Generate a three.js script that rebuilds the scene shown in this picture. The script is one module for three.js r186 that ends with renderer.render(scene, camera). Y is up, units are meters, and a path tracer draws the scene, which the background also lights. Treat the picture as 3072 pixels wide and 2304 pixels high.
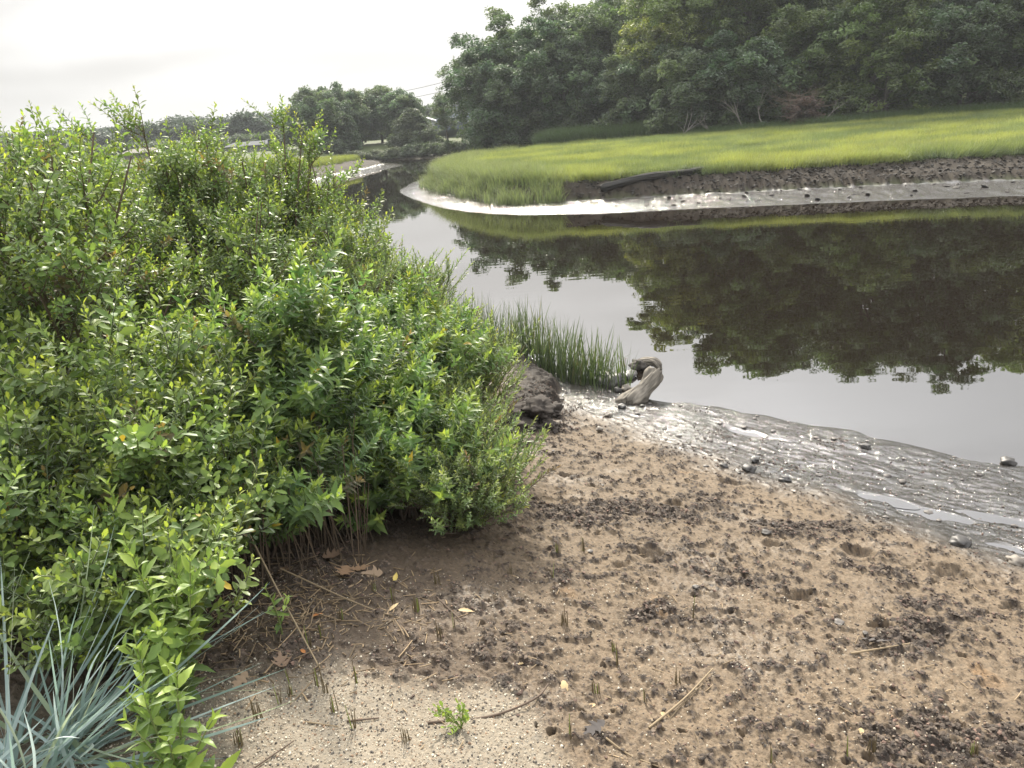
import * as THREE from 'three';
import { mergeGeometries, mergeVertices } from 'three/addons/utils/BufferGeometryUtils.js';

// ---------------------------------------------------------------- camera, sky, sun, exposure
const scene = new THREE.Scene();
const camera = new THREE.PerspectiveCamera(54.55, 1024 / 768, 0.05, 1500);
camera.rotation.order = 'YXZ';
camera.position.set(0, 2.7, 0);
camera.rotation.set(THREE.MathUtils.degToRad(-19.4), 0, THREE.MathUtils.degToRad(-4.5));
scene.add(camera);

const renderer = new THREE.WebGLRenderer({ antialias: true });
renderer.toneMapping = THREE.LinearToneMapping;
renderer.toneMappingExposure = 1.62;
renderer.shadowMap.enabled = true;

const SUN_AZ = THREE.MathUtils.degToRad(-5), SUN_EL = THREE.MathUtils.degToRad(37);
const sunDir = new THREE.Vector3(Math.sin(SUN_AZ) * Math.cos(SUN_EL), Math.sin(SUN_EL), -Math.cos(SUN_AZ) * Math.cos(SUN_EL));
const sun = new THREE.DirectionalLight(new THREE.Color().setRGB(1.0, 0.92, 0.78), 5);
sun.position.copy(sunDir).multiplyScalar(120);
sun.castShadow = true;
sun.shadow.mapSize.set(4096, 4096);
sun.shadow.camera.left = -60; sun.shadow.camera.right = 60; sun.shadow.camera.top = 60; sun.shadow.camera.bottom = -60; sun.shadow.camera.far = 260;
sun.shadow.radius = 5;
scene.add(sun); scene.add(sun.target);

// ---------------------------------------------------------------- random numbers and noise
function RNG(a) {
  a = (a * 2654435761) >>> 0;
  return () => { a |= 0; a = a + 0x6D2B79F5 | 0; let t = Math.imul(a ^ a >>> 15, 1 | a); t = t + Math.imul(t ^ t >>> 7, 61 | t) ^ t; return ((t ^ t >>> 14) >>> 0) / 4294967296; };
}
const PERM = new Uint8Array(512);
{ const r = RNG(77), p = [...Array(256).keys()]; for (let i = 255; i > 0; i--) { const j = Math.floor(r() * (i + 1)); [p[i], p[j]] = [p[j], p[i]]; } for (let i = 0; i < 512; i++) PERM[i] = p[i & 255]; }
const GX = new Float32Array(256), GY = new Float32Array(256);
for (let i = 0; i < 256; i++) { GX[i] = Math.cos(i * 2.399963); GY[i] = Math.sin(i * 2.399963); }
function noise(x, y) {                     // gradient noise, about -0.7 .. 0.7
  const xi = Math.floor(x), yi = Math.floor(y), fx = x - xi, fy = y - yi, X = xi & 255, Y = yi & 255;
  const u = fx * fx * fx * (fx * (fx * 6 - 15) + 10), v = fy * fy * fy * (fy * (fy * 6 - 15) + 10);
  const a = PERM[PERM[X] + Y], b = PERM[PERM[X + 1] + Y], c = PERM[PERM[X] + Y + 1], d = PERM[PERM[X + 1] + Y + 1];
  const p = GX[a] * fx + GY[a] * fy, q = GX[b] * (fx - 1) + GY[b] * fy, r = GX[c] * fx + GY[c] * (fy - 1), s = GX[d] * (fx - 1) + GY[d] * (fy - 1);
  return (p + (q - p) * u) + ((r + (s - r) * u) - (p + (q - p) * u)) * v;
}
const fbm = (x, y, o = 4) => { let s = 0, a = 1, n = 0; for (let i = 0; i < o; i++) { s += a * noise(x + i * 17.3, y - i * 9.1); n += a; a *= 0.5; x *= 2.03; y *= 2.03; } return s / n * 1.4; };
const smooth = (a, b, x) => { const t = Math.min(1, Math.max(0, (x - a) / (b - a))); return t * t * (3 - 2 * t); };
const lerp = (a, b, t) => a + (b - a) * t;
const clamp = (x, a, b) => Math.min(b, Math.max(a, x));
const table = (xs, ys, x) => { if (x <= xs[0]) return ys[0]; for (let i = 1; i < xs.length; i++) if (x <= xs[i]) return lerp(ys[i - 1], ys[i], (x - xs[i - 1]) / (xs[i] - xs[i - 1])); return ys[ys.length - 1]; };

// ---------------------------------------------------------------- the sky: thin bright overcast with a veiled sun
{
  const W = 1024, Hh = 512, d = new Float32Array(W * Hh * 4);
  for (let j = 0; j < Hh; j++) {
    const el = ((j + 0.5) / Hh - 0.5) * Math.PI, ce = Math.cos(el), y = Math.sin(el);
    for (let i = 0; i < W; i++) {
      const az = ((i + 0.5) / W - 0.5) * 2 * Math.PI, x = Math.cos(az) * ce, z = Math.sin(az) * ce;
      const ang = Math.acos(clamp(x * sunDir.x + y * sunDir.y + z * sunDir.z, -1, 1)) * 57.2958;
      const up = Math.max(0, y);
      // cloud sheet: streaks seen on a layer far above
      const k = 1 / (up + 0.16), cx = x * k, cz = z * k;
      const c = fbm(cx * 0.9 + 3 + cz * 0.25, cz * 1.7 + 5, 5), c2 = fbm(cx * 2.3 - 8, cz * 3.1 + 1, 4);
      const veil = clamp(1 - 0.3 * smooth(-0.25, 0.35, c) - 0.09 * c2, 0.6, 1.2);
      let L = 0.3 * (1 + 5.2 * Math.pow(up, 1.35)) * lerp(1, veil, smooth(0, 0.1, up));
      const au = 2.1 * Math.exp(-Math.pow(ang / 20, 1.2));
      const b = (j * W + i) * 4;
      const warm = smooth(0.35, 0, up);
      d[b] = L * lerp(0.985, 1.01, warm) + au * 1.0; d[b + 1] = L * lerp(1.0, 1.0, warm) + au * 0.965; d[b + 2] = L * lerp(1.03, 0.965, warm) + au * 0.92; d[b + 3] = 1;
    }
  }
  const t = new THREE.DataTexture(d, W, Hh, THREE.RGBAFormat, THREE.FloatType);
  t.mapping = THREE.EquirectangularReflectionMapping; t.minFilter = t.magFilter = THREE.LinearFilter; t.needsUpdate = true;
  scene.background = t; scene.environment = t;
}

// ---------------------------------------------------------------- helpers
const taken = {};
function numbered(n) { if (!(n in taken)) { taken[n] = 0; return n; } taken[n]++; return n + '_' + String(taken[n]).padStart(3, '0'); }
function tag(o, label, category, group, kind) { if (label) o.userData.label = label; if (category) o.userData.category = category; if (group) o.userData.group = group; if (kind) o.userData.kind = kind; return o; }
function top(o, name, label, category, group, kind) { o.name = numbered(name); scene.add(o); return tag(o, label, category, group, kind); }
function part(geo, mat, name, parent, kind) { const m = new THREE.Mesh(geo, mat); m.name = name; parent.add(m); if (kind) m.userData.kind = kind; return m; }

class GB {                                  // gathers triangles with colours
  constructor() { this.p = []; this.c = []; this.i = []; this.uv = []; }
  v(x, y, z, c, u = 0, w = 0) { this.p.push(x, y, z); const k = c || [1, 1, 1]; this.c.push(k[0], k[1], k[2]); this.uv.push(u, w); return this.p.length / 3 - 1; }
  t(a, b, c) { this.i.push(a, b, c); }
  q(a, b, c, d) { this.i.push(a, b, c, a, c, d); }
  geo(colors = true) {
    const g = new THREE.BufferGeometry();
    g.setAttribute('position', new THREE.Float32BufferAttribute(this.p, 3));
    if (colors) g.setAttribute('color', new THREE.Float32BufferAttribute(this.c, 3));
    g.setAttribute('uv', new THREE.Float32BufferAttribute(this.uv, 2));
    g.setIndex(this.i); g.computeVertexNormals(); return g;
  }
}
const V = (x, y, z) => new THREE.Vector3(x, y, z);
function tube(gb, pts, radii, seg = 6, col, capEnd = true) {
  const n = pts.length, T = new THREE.Vector3(), N = new THREE.Vector3(), B = new THREE.Vector3(), ref = new THREE.Vector3(0.31, 0.17, 0.93).normalize();
  const rings = []; let len = 0;
  for (let k = 0; k < n; k++) {
    T.copy(pts[Math.min(n - 1, k + 1)]).sub(pts[Math.max(0, k - 1)]).normalize();
    if (Math.abs(T.dot(ref)) > 0.95) ref.set(0.9, 0.1, -0.2).normalize();
    N.crossVectors(T, ref).normalize(); B.crossVectors(T, N);
    if (k) len += pts[k].distanceTo(pts[k - 1]);
    const r = [];
    for (let s = 0; s < seg; s++) { const a = s / seg * 6.2832, rr = radii[k]; r.push(gb.v(pts[k].x + (N.x * Math.cos(a) + B.x * Math.sin(a)) * rr, pts[k].y + (N.y * Math.cos(a) + B.y * Math.sin(a)) * rr, pts[k].z + (N.z * Math.cos(a) + B.z * Math.sin(a)) * rr, col, s / seg, len)); }
    rings.push(r);
  }
  for (let k = 1; k < n; k++) for (let s = 0; s < seg; s++) { const s2 = (s + 1) % seg; gb.q(rings[k - 1][s], rings[k][s], rings[k][s2], rings[k - 1][s2]); }
  if (capEnd) for (const [k, f] of [[0, 1], [n - 1, -1]]) { const c = gb.v(pts[k].x, pts[k].y, pts[k].z, col); for (let s = 0; s < seg; s++) { const s2 = (s + 1) % seg; f > 0 ? gb.t(c, rings[k][s], rings[k][s2]) : gb.t(c, rings[k][s2], rings[k][s]); } }
}
const dummy = new THREE.Object3D();
const UPV = V(0, 1, 0);
function matAt(p, dir, roll, sx, sy = sx, sz = sx) {  // a matrix that stands +y along dir
  dummy.position.copy(p); dummy.quaternion.setFromUnitVectors(UPV, dir); dummy.rotateY(roll); dummy.scale.set(sx, sy, sz); dummy.updateMatrix(); return dummy.matrix.clone();
}
function instances(name, geo, mat, list, parent) {     // list of [matrix, [r,g,b]]
  const m = new THREE.InstancedMesh(geo, mat, list.length), c = new THREE.Color();
  list.forEach(([x, col], i) => { m.setMatrixAt(i, x); if (col) m.setColorAt(i, c.setRGB(col[0], col[1], col[2])); });
  m.name = name; m.userData.kind = 'stuff'; if (parent) parent.add(m); return m;
}

// ---------------------------------------------------------------- textures
function dataTex(n, fn, srgb = false) {
  const d = new Uint8Array(n * n * 4);
  for (let j = 0; j < n; j++) for (let i = 0; i < n; i++) { const [r, g, b, a = 1] = fn(i / n, j / n); const k = (j * n + i) * 4; d[k] = clamp(r, 0, 1) * 255; d[k + 1] = clamp(g, 0, 1) * 255; d[k + 2] = clamp(b, 0, 1) * 255; d[k + 3] = clamp(a, 0, 1) * 255; }
  const t = new THREE.DataTexture(d, n, n, THREE.RGBAFormat); t.wrapS = t.wrapT = THREE.RepeatWrapping; t.magFilter = THREE.LinearFilter; t.minFilter = THREE.LinearFilter; if (srgb) t.colorSpace = THREE.SRGBColorSpace; t.needsUpdate = true; return t;
}
// grains of sand and silt, wrapping at the tile edge
const grainField = (() => {
  const n = 1024, f = new Float32Array(n * n).fill(0.5), tone = new Float32Array(n * n * 3).fill(0.5), r = RNG(5);
  for (let k = 0; k < 60000; k++) {
    const cx = r() * n, cy = r() * n, rad = 1 + Math.pow(r(), 4) * 4.5, up = 0.25 + r() * 0.5, h = r(), tr = h < 0.16 ? 0.22 : h < 0.35 ? 0.72 + r() * 0.25 : 0.4 + r() * 0.22, wr = (r() - 0.5) * 0.1;
    for (let y = -Math.ceil(rad); y <= rad; y++) for (let x = -Math.ceil(rad); x <= rad; x++) {
      const q = (x * x + y * y) / (rad * rad); if (q > 1) continue;
      const i = (((Math.floor(cy + y) % n) + n) % n) * n + ((Math.floor(cx + x) % n) + n) % n;
      f[i] = 0.25 + up * Math.sqrt(1 - q); tone[i * 3] = tr + wr; tone[i * 3 + 1] = tr; tone[i * 3 + 2] = tr - wr;
    }
  }
  return { n, f, tone };
})();
const grainAt = (u, v) => Math.floor(v * grainField.n) * grainField.n + Math.floor(u * grainField.n);
const sandColor = dataTex(1024, (u, v) => { const i = grainAt(u, v) * 3, t = grainField.tone, k = 0.72; return [k + (t[i] - 0.5) * 0.62, k + (t[i + 1] - 0.5) * 0.62, k + (t[i + 2] - 0.5) * 0.62]; });
const sandBump = dataTex(1024, (u, v) => { const h = grainField.f[grainAt(u, v)]; return [h, h, h]; });
const rippleBump = dataTex(1024, (u, v) => {    // faint wind ripples; tiles
  let h = 0; for (let k = 0; k < 14; k++) { const a = Math.floor(Math.sin(k * 12.9) * 7), b = 6 + (k * 5) % 23; h += Math.sin(6.2832 * (a * u + b * v) + k * 2.1) / 14; }
  const s = 0.5 + 0.5 * h; return [s, s, s];
});
const barkTex = dataTex(256, (u, v) => { const s = 0.55 + 0.5 * noise(u * 8 * 3, v * 8 * 0.6 + 3) + 0.25 * noise(u * 60, v * 9); return [s, s, s]; });

// ---------------------------------------------------------------- the lie of the land
// the river's outline: the near shore, the left bank, the back of the bend, the marsh point, the far shore
const RIVER = [[40, 14], [20, 5], [12, 0.5], [7, -2.6], [5, -4], [3.76, -4.95], [3.11, -5.47], [2.51, -6.02], [1.91, -6.52], [1.49, -6.75], [1.25, -7.05], [1.0, -7.35], [0.6, -7.95], [0.2, -8.7], [-0.33, -9.67], [-0.94, -10.75],
  [-2.2, -13.5], [-4.5, -20], [-7, -29], [-9, -38], [-9.96, -43.76], [-9.19, -52.8], [-8.2, -57.1], [-7.35, -62.7], [-8.6, -67],
  [-11.5, -72.5], [-10.5, -75.5], [-7.6, -73.65], [-4, -70.8], [0.5, -69.4], [2.6, -66.5],
  [1.7, -62], [0.65, -54.5], [-0.9, -50.6], [-2.4, -50.2], [-3.8, -46.5], [-4.5, -40.5], [-4.6, -36.5], [-4.09, -33.6], [-3.02, -29.9], [-2.06, -27.1], [-0.81, -24.7], [0.64, -23], [2.9, -21.8], [5.65, -21.2], [8.15, -20.4], [10.5, -19.7], [13.06, -18.7], [18, -16.3], [26, -11], [40, -2]];
const NEAR_END = 16, LEFT_END = 24, BACK_END = 31;
function shore(x, z) {                      // [distance to the waterline, + on land; bank: 0 near, 1 left, 2 back, 3 far]
  let best = 1e9, at = 0, inside = false; const n = RIVER.length;
  for (let i = 0; i < n; i++) {
    const [ax, az] = RIVER[i], [bx, bz] = RIVER[(i + 1) % n], dx = bx - ax, dz = bz - az;
    const t = clamp(((x - ax) * dx + (z - az) * dz) / (dx * dx + dz * dz), 0, 1), ex = ax + dx * t - x, ez = az + dz * t - z, d = ex * ex + ez * ez;
    if (i < n - 1 && d < best) { best = d; at = i; }
    if ((az > z) !== (bz > z) && x < dx * (z - az) / dz + ax) inside = !inside;
  }
  return [inside ? -Math.sqrt(best) : Math.sqrt(best), at < NEAR_END ? 0 : at < LEFT_END ? 1 : at < BACK_END ? 2 : 3];
}
const PUDDLES = [[1.97, -5.78, .15, .045], [2.41, -4.38, .17, .05], [2.62, -4.16, .22, .055], [3.0, -4.03, .2, .05], [2.74, -3.62, .09, .03]].map(([x, z, a, b]) => ({ x, z, a, b }));
const HOLLOWS = [[.64, -3.34, .085, .035], [1.27, -2.93, .075, .04], [1.8, -3.45, .1, .04], [2.17, -3.23, .11, .04], [1.51, -2.64, .055, .055], [1.36, -3.53, .06, .03], [.33, -4.66, .06, .04], [1.72, -2.58, .07, .03], [1.48, -4.62, .09, .03], [.47, -3.19, .05, .025], [2.25, -2.85, .07, .03], [.95, -4.1, .06, .03], [.05, -5.35, .07, .035]];
const BURROWS = new Map();                  // crab holes, kept by quarter-metre cell
{ const r = RNG(88); for (let i = 0; i < 330; i++) { const z = -1.4 - r() * 4.4, x = lerp(-.7, 4.2, r()), k = Math.floor(x * 4) + ',' + Math.floor(z * 4); if (!BURROWS.has(k)) BURROWS.set(k, []); BURROWS.get(k).push([x, z, .009 + .008 * r()]); } }
const sandEdge = x => table([-2, -1.16, -0.73, -0.36, 0, 0.14, 0.5, 1.2], [-2.1, -2.16, -2.26, -2.18, -2.02, -1.72, -1.2, -0.4], x);
const STEP = [[-0.9, -5.0], [-0.2, -5.75], [0.22, -6.15], [0.34, -6.6], [0.42, -7.3], [0.2, -8.3]];   // rim of the little peat terrace
function terrace(x, z) {                    // signed distance to the rim, + on the terrace
  let best = 1e9, sgn = 1;
  for (let i = 0; i < STEP.length - 1; i++) { const [ax, az] = STEP[i], [bx, bz] = STEP[i + 1], dx = bx - ax, dz = bz - az, t = clamp(((x - ax) * dx + (z - az) * dz) / (dx * dx + dz * dz), 0, 1), ex = ax + dx * t - x, ez = az + dz * t - z, d = ex * ex + ez * ez; if (d < best) { best = d; sgn = (dx * (z - az) - dz * (x - ax)) < 0 ? 1 : -1; } }
  return sgn * Math.sqrt(best);
}
const cutFrom = x => table([-5, 0, 3, 8, 14], [1.1, 1.3, 1.95, 2.1, 2.2], x), cutTo = x => table([-5, 0, 3, 6, 10, 14, 20], [1.5, 1.8, 2.5, 2.8, 3.2, 3.7, 3.9], x);
function ground(x, z, fine = true) {        // height and what lies there
  let [s, bank] = shore(x, z);
  const o = { h: 0, s, bank, wet: 0, sand: 0, patch: 0, cut: 0, marsh: 0 };
  const wob = fbm(x * 0.9, z * 0.9, 3);
  if (bank === 0) {
    s += 0.06 * wob + 0.05 * noise(x * 4, z * 4);
    let h = table([-9, -3, 0, .5, 1, 1.5, 2, 3, 4, 5, 6, 8, 12, 60], [-1.3, -.5, 0, .045, .1, .17, .27, .47, .68, .88, 1.06, 1.22, 1.3, 1.6], s);
    o.wet = 1 - smooth(-0.35, 0.5, s - table([0.6, 1.1, 1.6, 2.4, 3.5, 6], [0.75, 0.95, 1.35, 1.8, 2.1, 2.2], x) - 0.35 * fbm(x * 1.7 + 4, z * 1.7, 3));
    o.sand = smooth(-0.1, 0.22, z - sandEdge(x) + 0.22 * fbm(x * 3, z * 3, 3));
    o.patch = smooth(-0.05, 0.42, fbm(x * 1.5 + 9, z * 1.9 + 2, 4)) * (1 - o.sand);
    if (x > -1.6 && x < 0.9 && z < -4.6 && z > -9) { const tr = terrace(x, z) + 0.08 * noise(x * 6, z * 6) + 0.05 * noise(x * 15, z * 15); o.step = tr; const on = smooth(-9, -8, z) * smooth(-1.6, -0.9, x); h += 0.13 * smooth(-0.09, 0.05, tr) * on; o.peat = smooth(-0.12, 0, tr) * on; o.wet *= 1 - o.peat; if (fine) h += o.peat * (0.03 * noise(x * 14, z * 14) + 0.02 * noise(x * 33, z * 33)); }
    if (fine && s > -1.5) {
      h += 0.02 * wob;
      const land = smooth(-0.1, 0.3, s), mud = (1 - o.sand) * (1 - o.wet) * land;
      if (z > -12 && Math.abs(x) < 12) {
        const b1 = Math.abs(noise(x * 11 + 3, z * 11)), b2 = Math.abs(noise(x * 23, z * 23 + 8)), b3 = noise(x * 42, z * 42), b4 = noise(x * 80, z * 80);
        h += mud * ((0.012 + 0.02 * o.patch) * (0.45 - b1) + (0.016 + 0.014 * o.patch) * (0.4 - b2) + 0.015 * smooth(0, 0.3, noise(x * 9.5 + 11, z * 11 + 3) * .5 + noise(x * 20, z * 20) * .6) + 0.014 * b3 * (0.5 + o.patch) + 0.007 * b4);
        h += o.sand * (0.004 * b3 + 0.012 * noise(x * 5, z * 5) + 0.003 * b4);
        const u = x * 0.77 + z * 0.64, v = -x * 0.64 + z * 0.77;
        const st = noise(u * 5 + 2 * noise(x * 3, z * 3), v * 17 + 1.5 * noise(x * 5, z * 5)), st2 = noise(u * 11, v * 34);
        h += o.wet * land * (0.008 * st + 0.005 * st2 + 0.002 * noise(u * 24, v * 70) + 0.008 * (0.4 - b2) * smooth(-0.1, 0.3, noise(x * 2.2, z * 2.2)));
        for (const p of HOLLOWS) { const dx = x - p[0], dz = z - p[1], d = Math.sqrt(dx * dx + dz * dz * 1.5) / p[2] * (1 + 0.5 * noise(x * 18, z * 18)); if (d < 2) h += -p[3] * (1 - smooth(0.45, 1.05, d)) + 0.012 * Math.exp(-Math.pow((d - 1.25) / 0.25, 2)); }
        const hole = BURROWS.get(Math.floor(x * 4) + ',' + Math.floor(z * 4));
        if (hole && o.sand < .5 && o.wet < .6) for (const p of hole) { const d = Math.hypot(x - p[0], z - p[1]) / p[2]; if (d < 2.6) h += -.035 * (1 - smooth(.7, 1.15, d)) + .004 * Math.exp(-Math.pow((d - 1.5) / .45, 2)); }
        for (const p of PUDDLES) { const dx = x - p.x, dz = z - p.z, e = (dx * 0.77 + dz * 0.64) / p.a, f = (-dx * 0.64 + dz * 0.77) / p.b, d = Math.sqrt(e * e + f * f) * (1 + 0.8 * noise(x * 7, z * 7)); if (d < 1.7) { const lvl = p.level ?? h; h = lerp(lvl - 0.012, h, smooth(0.75, 1.5, d)); } }
      }
    }
    if (z < -11) { const k = smooth(-11, -16, z); h = lerp(h, table([-9, -3, 0, 1.5, 1.9, 2.6, 5, 30], [-1.3, -.6, 0, .2, .5, .65, .75, 1.2], s), k); o.marsh = k * smooth(2, 2.8, s); }
    o.h = h;
  } else if (bank === 2) {
    o.h = table([-9, -3, 0, 2.2, 3.2, 5, 12, 60], [-1.3, -.6, 0, .35, .7, 1.0, 1.4, 2.2], s + 0.3 * wob) + 0.05 * noise(x * 2, z * 2);
    o.wet = 1 - smooth(1.2, 2.2, s); o.cut = smooth(1.2, 2.2, s) * (1 - smooth(3, 4, s));
  } else {
    const a = bank === 3 ? cutFrom(x) : 1.6, b = bank === 3 ? cutTo(x) : 3.4;
    s += 0.16 * wob + (s > 0.6 ? 0.16 * noise(x * 2.3, z * 2.3) + 0.08 * noise(x * 6, z * 6) : 0);
    o.h = table([-9, -3, 0, a, a + 0.12, b, b + 0.3, b + 8, 60], [-1.4, -.7, 0, .2, .33, .66, .74, .86, 1.6], s);
    o.cut = smooth(a - 0.1, a + 0.05, s) * (1 - smooth(b, b + 0.35, s)); o.wet = 1 - smooth(a - 0.25, a + 0.1, s); o.marsh = smooth(b - 0.1, b + 0.25, s);
    if (fine) {
      const bm = 0.35 - Math.abs(noise(x * 4, z * 4)), bs = noise(x * 9, z * 9);
      o.h += o.cut * (0.16 * bm + 0.05 * bs) + o.marsh * 0.03 * wob;
      if (s > 0 && o.wet > 0) o.h += o.wet * smooth(0, 0.4, s) * (0.035 * noise(x * 2.6, z * 5.5) + 0.016 * noise(x * 6, z * 13));
    }
  }
  return o;
}
for (const p of PUDDLES) { p.level = 0; }
for (const p of PUDDLES) { let m = 9; for (let k = 0; k < 12; k++) { const [s] = shore(p.x + 0.05 * Math.cos(k), p.z + 0.05 * Math.sin(k)); m = Math.min(m, s); } p.level = table([0, .5, 1, 1.5, 2, 3], [0, .045, .1, .17, .27, .47], m) + 0.02 * fbm(p.x * 0.9, p.z * 0.9, 3); }
const gh = (x, z) => ground(x, z).h;

// ---------------------------------------------------------------- ground sheet: rings round the place where one stands, fine in front, coarse behind
const WETBOX = { x: -14, z: -80, w: 36, d: 80 };
{
  const phis = [], radii = [0.3, 0.5, 0.7];
  for (let i = 0; i <= 720; i++) phis.push((-48 + 96 * i / 720) * Math.PI / 180);
  for (let i = 1; i <= 90; i++) phis.push((48 + 32 * i / 90) * Math.PI / 180);
  for (let i = 1; i <= 64; i++) phis.push((80 + 200 * i / 64) * Math.PI / 180);
  for (let i = 1; i <= 60; i++) phis.push((280 + 32 * i / 60) * Math.PI / 180);
  for (let i = 0; i < 10; i++) radii.push(0.9 * Math.pow(1.2 / 0.9, i / 10));
  for (let i = 0; i < 620; i++) radii.push(1.2 * Math.pow(8 / 1.2, i / 620));
  for (let i = 0; i < 170; i++) radii.push(8 * Math.pow(30 / 8, i / 170));
  for (let i = 0; i < 85; i++) radii.push(30 * Math.pow(3, i / 85));
  for (let i = 0; i <= 22; i++) radii.push(90 * Math.pow(8, i / 22));
  const nP = phis.length, nR = radii.length, N = nP * nR + 1;
  const pos = new Float32Array(N * 3), col = new Float32Array(N * 3), uv = new Float32Array(N * 2), uv1 = new Float32Array(N * 2);
  let k = 0;
  const put = (x, z) => {
    const g = ground(x, z), n1 = fbm(x * 2.1, z * 2.1, 4), n2 = noise(x * 13, z * 13), n3 = noise(x * 31, z * 31), n4 = noise(x * 70, z * 70);
    let r, gg, b;
    if (g.bank === 0 && z > -13) {
      // tan silt, dark turned-up mud, pale dry sand, black wet mud
      const n5 = noise(x * 9.5 + 11, z * 11 + 3), n7 = noise(x * 20, z * 20), mot = smooth(-0.02, 0.26, 0.45 * n5 + 0.55 * n7 + 0.5 * noise(x * 44, z * 44) + 0.4 * n4 + 0.36 * (g.patch - 0.3)), n6 = noise(x * 150, z * 150), dark = clamp(mot * 0.8 + 0.25 * g.patch + 0.3 * n4 + 0.3 * smooth(0, .4, n6) + 0.5 * smooth(0.1, 0.35, n3) * 0.4 + 0.1 + 0.25 * n1, 0, 1);
      const dampShade = (1 - g.sand) * smooth(0.4, -0.7, x + 0.25 * n1) * smooth(-4.6, -3.2, z);          // damp brown silt, with the shade of the bushes also painted into its colour
      r = lerp(.345, .075, dark); gg = lerp(.255, .056, dark); b = lerp(.165, .043, dark);
      const rust = smooth(0.42, 0.62, fbm(x * 2.6 + 40, z * 2.6, 3)) * 0.5; r *= 1 + 0.3 * rust; b *= 1 - 0.35 * rust;
      r = lerp(r, .155 + .03 * n2, dampShade * 0.85); gg = lerp(gg, .112 + .02 * n2, dampShade * 0.85); b = lerp(b, .078 + .015 * n2, dampShade * 0.85);
      const pale = g.sand; r = lerp(r, .43 + .06 * n1 + .05 * n3, pale); gg = lerp(gg, .365 + .055 * n1 + .05 * n3, pale); b = lerp(b, .275 + .045 * n1 + .045 * n3, pale);
      const w = g.wet; r = lerp(r, .06 + .03 * n2, w); gg = lerp(gg, .052 + .028 * n2, w); b = lerp(b, .043 + .025 * n2, w);
      if (g.peat) { const pk = g.peat * (1 - .55 * smooth(.15, .5, g.step)); r = lerp(r, .06 + .05 * n2, pk); gg = lerp(gg, .047 + .04 * n2, pk); b = lerp(b, .036 + .03 * n2, pk); }
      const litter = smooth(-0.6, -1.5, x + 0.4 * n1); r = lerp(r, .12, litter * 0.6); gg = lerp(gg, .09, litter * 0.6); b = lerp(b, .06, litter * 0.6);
    } else {
      r = .13; gg = .165; b = .05;
      const wv = g.wet; r = lerp(r, .09, wv); gg = lerp(gg, .075, wv); b = lerp(b, .062, wv);
      const peat = clamp(0.5 + 0.8 * n1 + 0.4 * n2, 0, 1); r = lerp(r, lerp(.045, .125, peat), g.cut); gg = lerp(gg, lerp(.036, .098, peat), g.cut); b = lerp(b, lerp(.028, .07, peat), g.cut);
    }
    pos[k * 3] = x; pos[k * 3 + 1] = g.h; pos[k * 3 + 2] = z;
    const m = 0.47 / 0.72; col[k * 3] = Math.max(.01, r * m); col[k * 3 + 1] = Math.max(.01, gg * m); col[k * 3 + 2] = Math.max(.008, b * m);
    uv[k * 2] = x / 1.1; uv[k * 2 + 1] = z / 1.1; uv1[k * 2] = clamp((x - WETBOX.x) / WETBOX.w, 0.002, 0.998); if (x > 21.5 || x < -13.5 || z < -79) uv1[k * 2] = 0.998; uv1[k * 2 + 1] = clamp((z - WETBOX.z) / WETBOX.d, 0.002, 0.998); k++;
  };
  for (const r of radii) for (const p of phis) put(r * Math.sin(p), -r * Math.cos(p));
  put(0, 0);
  const idx = new Uint32Array(((nR - 1) * (nP - 1) * 2 + nP) * 3); let q = 0;
  for (let i = 0; i < nR - 1; i++) for (let j = 0; j < nP - 1; j++) { const a = i * nP + j, b = a + 1, c = a + nP, d = c + 1; idx[q++] = a; idx[q++] = c; idx[q++] = b; idx[q++] = b; idx[q++] = c; idx[q++] = d; }
  for (let j = 0; j < nP - 1; j++) { idx[q++] = N - 1; idx[q++] = j; idx[q++] = j + 1; }
  const g = new THREE.BufferGeometry();
  g.setAttribute('position', new THREE.BufferAttribute(pos, 3)); g.setAttribute('color', new THREE.BufferAttribute(col, 3)); g.setAttribute('uv', new THREE.BufferAttribute(uv, 2)); g.setAttribute('uv1', new THREE.BufferAttribute(uv1, 2));
  g.setIndex(new THREE.BufferAttribute(idx.slice(0, q), 1)); g.computeVertexNormals();
  { const nn = g.attributes.normal; if (nn.getY(200 * nP + 380) < 0) { const ix = g.index.array; for (let i = 0; i < ix.length; i += 3) { const t = ix[i]; ix[i] = ix[i + 1]; ix[i + 1] = t; } g.computeVertexNormals(); } }
  const rough = dataTex(1400, (u, v) => {
    const x = WETBOX.x + u * WETBOX.w, z = WETBOX.z + v * WETBOX.d, o = ground(x, z, false), n1 = fbm(x * 1.8, z * 2.2, 3), n2 = noise(x * 9, z * 14);
    let R;
    if (o.bank === 0) { R = 0.8 - 0.25 * smooth(0.05, 0.45, n1) * (1 - o.sand); R = lerp(R, 0.085 + 0.13 * smooth(-.1, 0.4, n2), o.wet); } else { R = lerp(0.9, 0.05 + 0.14 * smooth(-0.1, 0.4, n2), o.wet); R = lerp(R, 0.95, o.cut); }
    return [R, R, R, lerp(0.16, 1, o.wet * o.wet * o.wet)];
  });
  rough.wrapS = rough.wrapT = THREE.ClampToEdgeWrapping; rough.channel = 1;
  const mat = new THREE.MeshPhysicalMaterial({ vertexColors: true, map: sandColor, ior: 2.4, specularIntensityMap: rough, roughnessMap: rough, roughness: 1, bumpMap: sandBump, bumpScale: 0.004, side: THREE.DoubleSide });
  const m = new THREE.Mesh(g, mat); top(m, 'ground', 'sandy brown mud bank sloping to the river, with marsh land beyond', 'ground', null, 'structure');
}
console.log('ground');

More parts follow.
